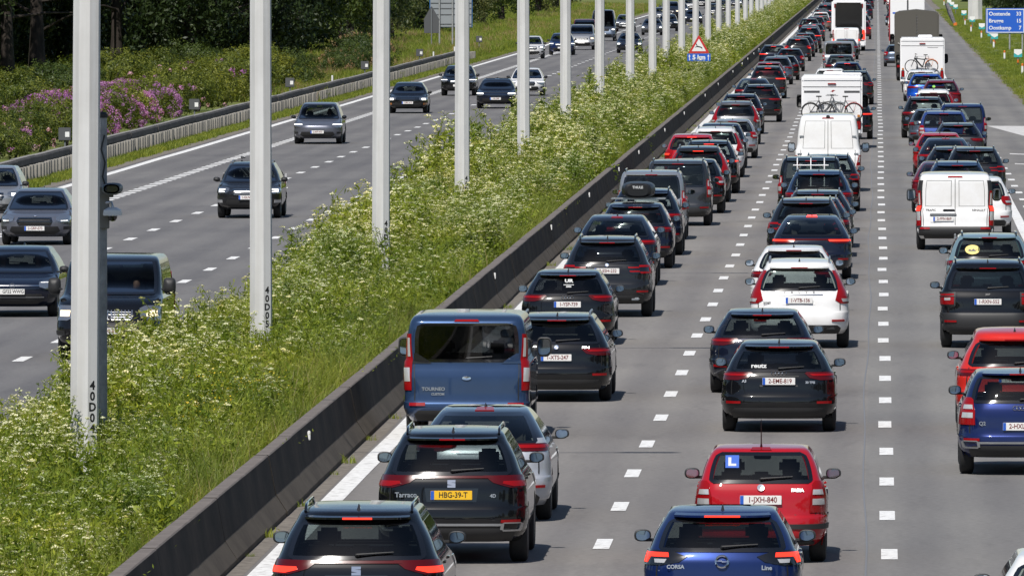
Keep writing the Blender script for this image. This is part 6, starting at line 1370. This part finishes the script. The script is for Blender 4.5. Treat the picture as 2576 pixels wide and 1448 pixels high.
driver(t, g, 1, 'person driving the dark hatchback with British plate', 'shirt_grey'); driver(t, g, -1, 'front passenger sitting in the dark hatchback with British plate')
on_rear(t, s, RING, 0, .66, 'badge', .02, front=True); ob('light_strip', patch(s.front, [(.655, -.62, .62), (.668, -.62, .62)], 20, .014, .012, 1).mesh('chrome', True), t)
ob('intake_trim', patch(s.front, [(.42, -.72, .72), (.432, -.72, .72)], 16, .02, .012, 1).mesh('satin', True), t)
t, s, g = spawn('bmw1', 'slate', 93, 615, 'grey hatchback with black mesh grille, plate 2-GRP-073', 'hatchback_car', away=False, plate='2-GRP-073')
on_rear(t, s, ROUNDEL, 0, .75, 'badge', .02, front=True); driver(t, g, -1, 'person driving the grey hatchback with mesh grille')
spawn('front_far', 'silver', -26, 559, 'silver car at the left edge of the picture beyond the grey hatchback', 'sport_utility_car', away=False)
t, s, g = spawn('suzuki', 'charcoal', 628, 548, 'dark compact car with chrome grille and bicycle rack, plate 1-GUV', 'sport_utility_car', away=False, plate='1-GUV-512')
driver(t, g, -1, 'person driving the dark compact car with chrome grille', 'shirt_grey')
rk = MB().tube([(-.9, 0, 0), (.9, 0, 0)], .02, 6)
for x in (-.85, .55, .9): rk.tube([(x, 0, 0), (x, 0, .42)], .015, 6)
rk.tube([(.5, 0, .42), (.95, 0, .42)], .015, 6).tube([(.5, 0, .30), (.95, 0, .30)], .015, 6)
ob('bicycle_rack', rk.mesh('body_white', True), t, (0, -g['ro'] - .25, .78))
bicycle('bicycle', 'dark bicycle carried behind the dark compact car', t.location.x - .1, t.location.y + g['ro'] + .25, .66, -1)
t, s, g = spawn('tesla_y', 'slate', 801, 362, 'grey electric car with pale sun visors in the slow oncoming lane', 'sport_utility_car', away=False, plate='2-AFF-473')
driver(t, g, -1, 'person driving the grey electric car')
t, s, g = spawn('bmw_old', 'black', 1027, 285, 'black saloon with round lit headlamps and yellow fog lamps', 'saloon_car', away=False, plate='1-BEC-613')
spawn('model3', 'navy', 1248, 273, 'dark navy saloon with thin headlamps in the middle oncoming lane', 'saloon_car', away=False, plate='2-EL-898')
spawn('merc_suv', 'black', 1154, 241, 'black sport utility car half behind a lamp pole in the slow oncoming lane', 'sport_utility_car', away=False)
spawn('audi_front', 'white', 1325, 241, 'white hatchback half behind a lamp pole in the middle oncoming lane', 'hatchback_car', away=False)
spawn('front_far', 'offwhite', 1335, 148, 'white sport utility car beyond the end of the left barrier', 'sport_utility_car', away=False)
spawn('merc_suv', 'blue', 1413, 139, 'dark blue sport utility car between two lamp poles on the oncoming side', 'sport_utility_car', away=False)
spawn('vito', 'silver', 1463, 126, 'silver passenger van on the oncoming side', 'van', 'van', away=False)
spawn('front_saloon', 'navy', 1583, 134, 'dark navy saloon with bright headlamps beside the silver van', 'saloon_car', away=False)
spawn('vito', 'darkred', 1470, 108, 'dark red van right behind the silver passenger van', 'van', 'van', away=False)
model('sprinter_f', 'bigvan', face_front=True, H=2.6, side_glass=True); spawn('sprinter_f', 'steel', 1517, 104, 'tall grey-blue van on the oncoming side', 'van', 'van', away=False)
spawn('merc_suv', 'silver', 1573, 80, 'silver sport utility car behind the tall grey-blue van', 'sport_utility_car', away=False)
spawn('front_saloon', 'grey', 1640, 89, 'grey saloon right of the tall grey-blue van', 'saloon_car', away=False)
spawn('merc_suv', 'black', 1680, 79, 'black sport utility car right of the grey saloon', 'sport_utility_car', away=False)
far_queue(0, -22.2, [1180, 1235, 1300, 1370, 1450, 1540], 'in the slow oncoming lane', ['front_far', 'vito', 'front_saloon'], ['silver', 'charcoal', 'steel', 'white', 'black'], 12, False, 'distant oncoming cars in the slow lane')
far_queue(0, -18.2, [1150, 1260, 1350, 1470, 1600], 'in the middle oncoming lane', ['front_saloon', 'front_far', 'merc_suv'], ['navy', 'charcoal', 'black', 'silver'], 9, False, 'distant oncoming cars in the middle lane')
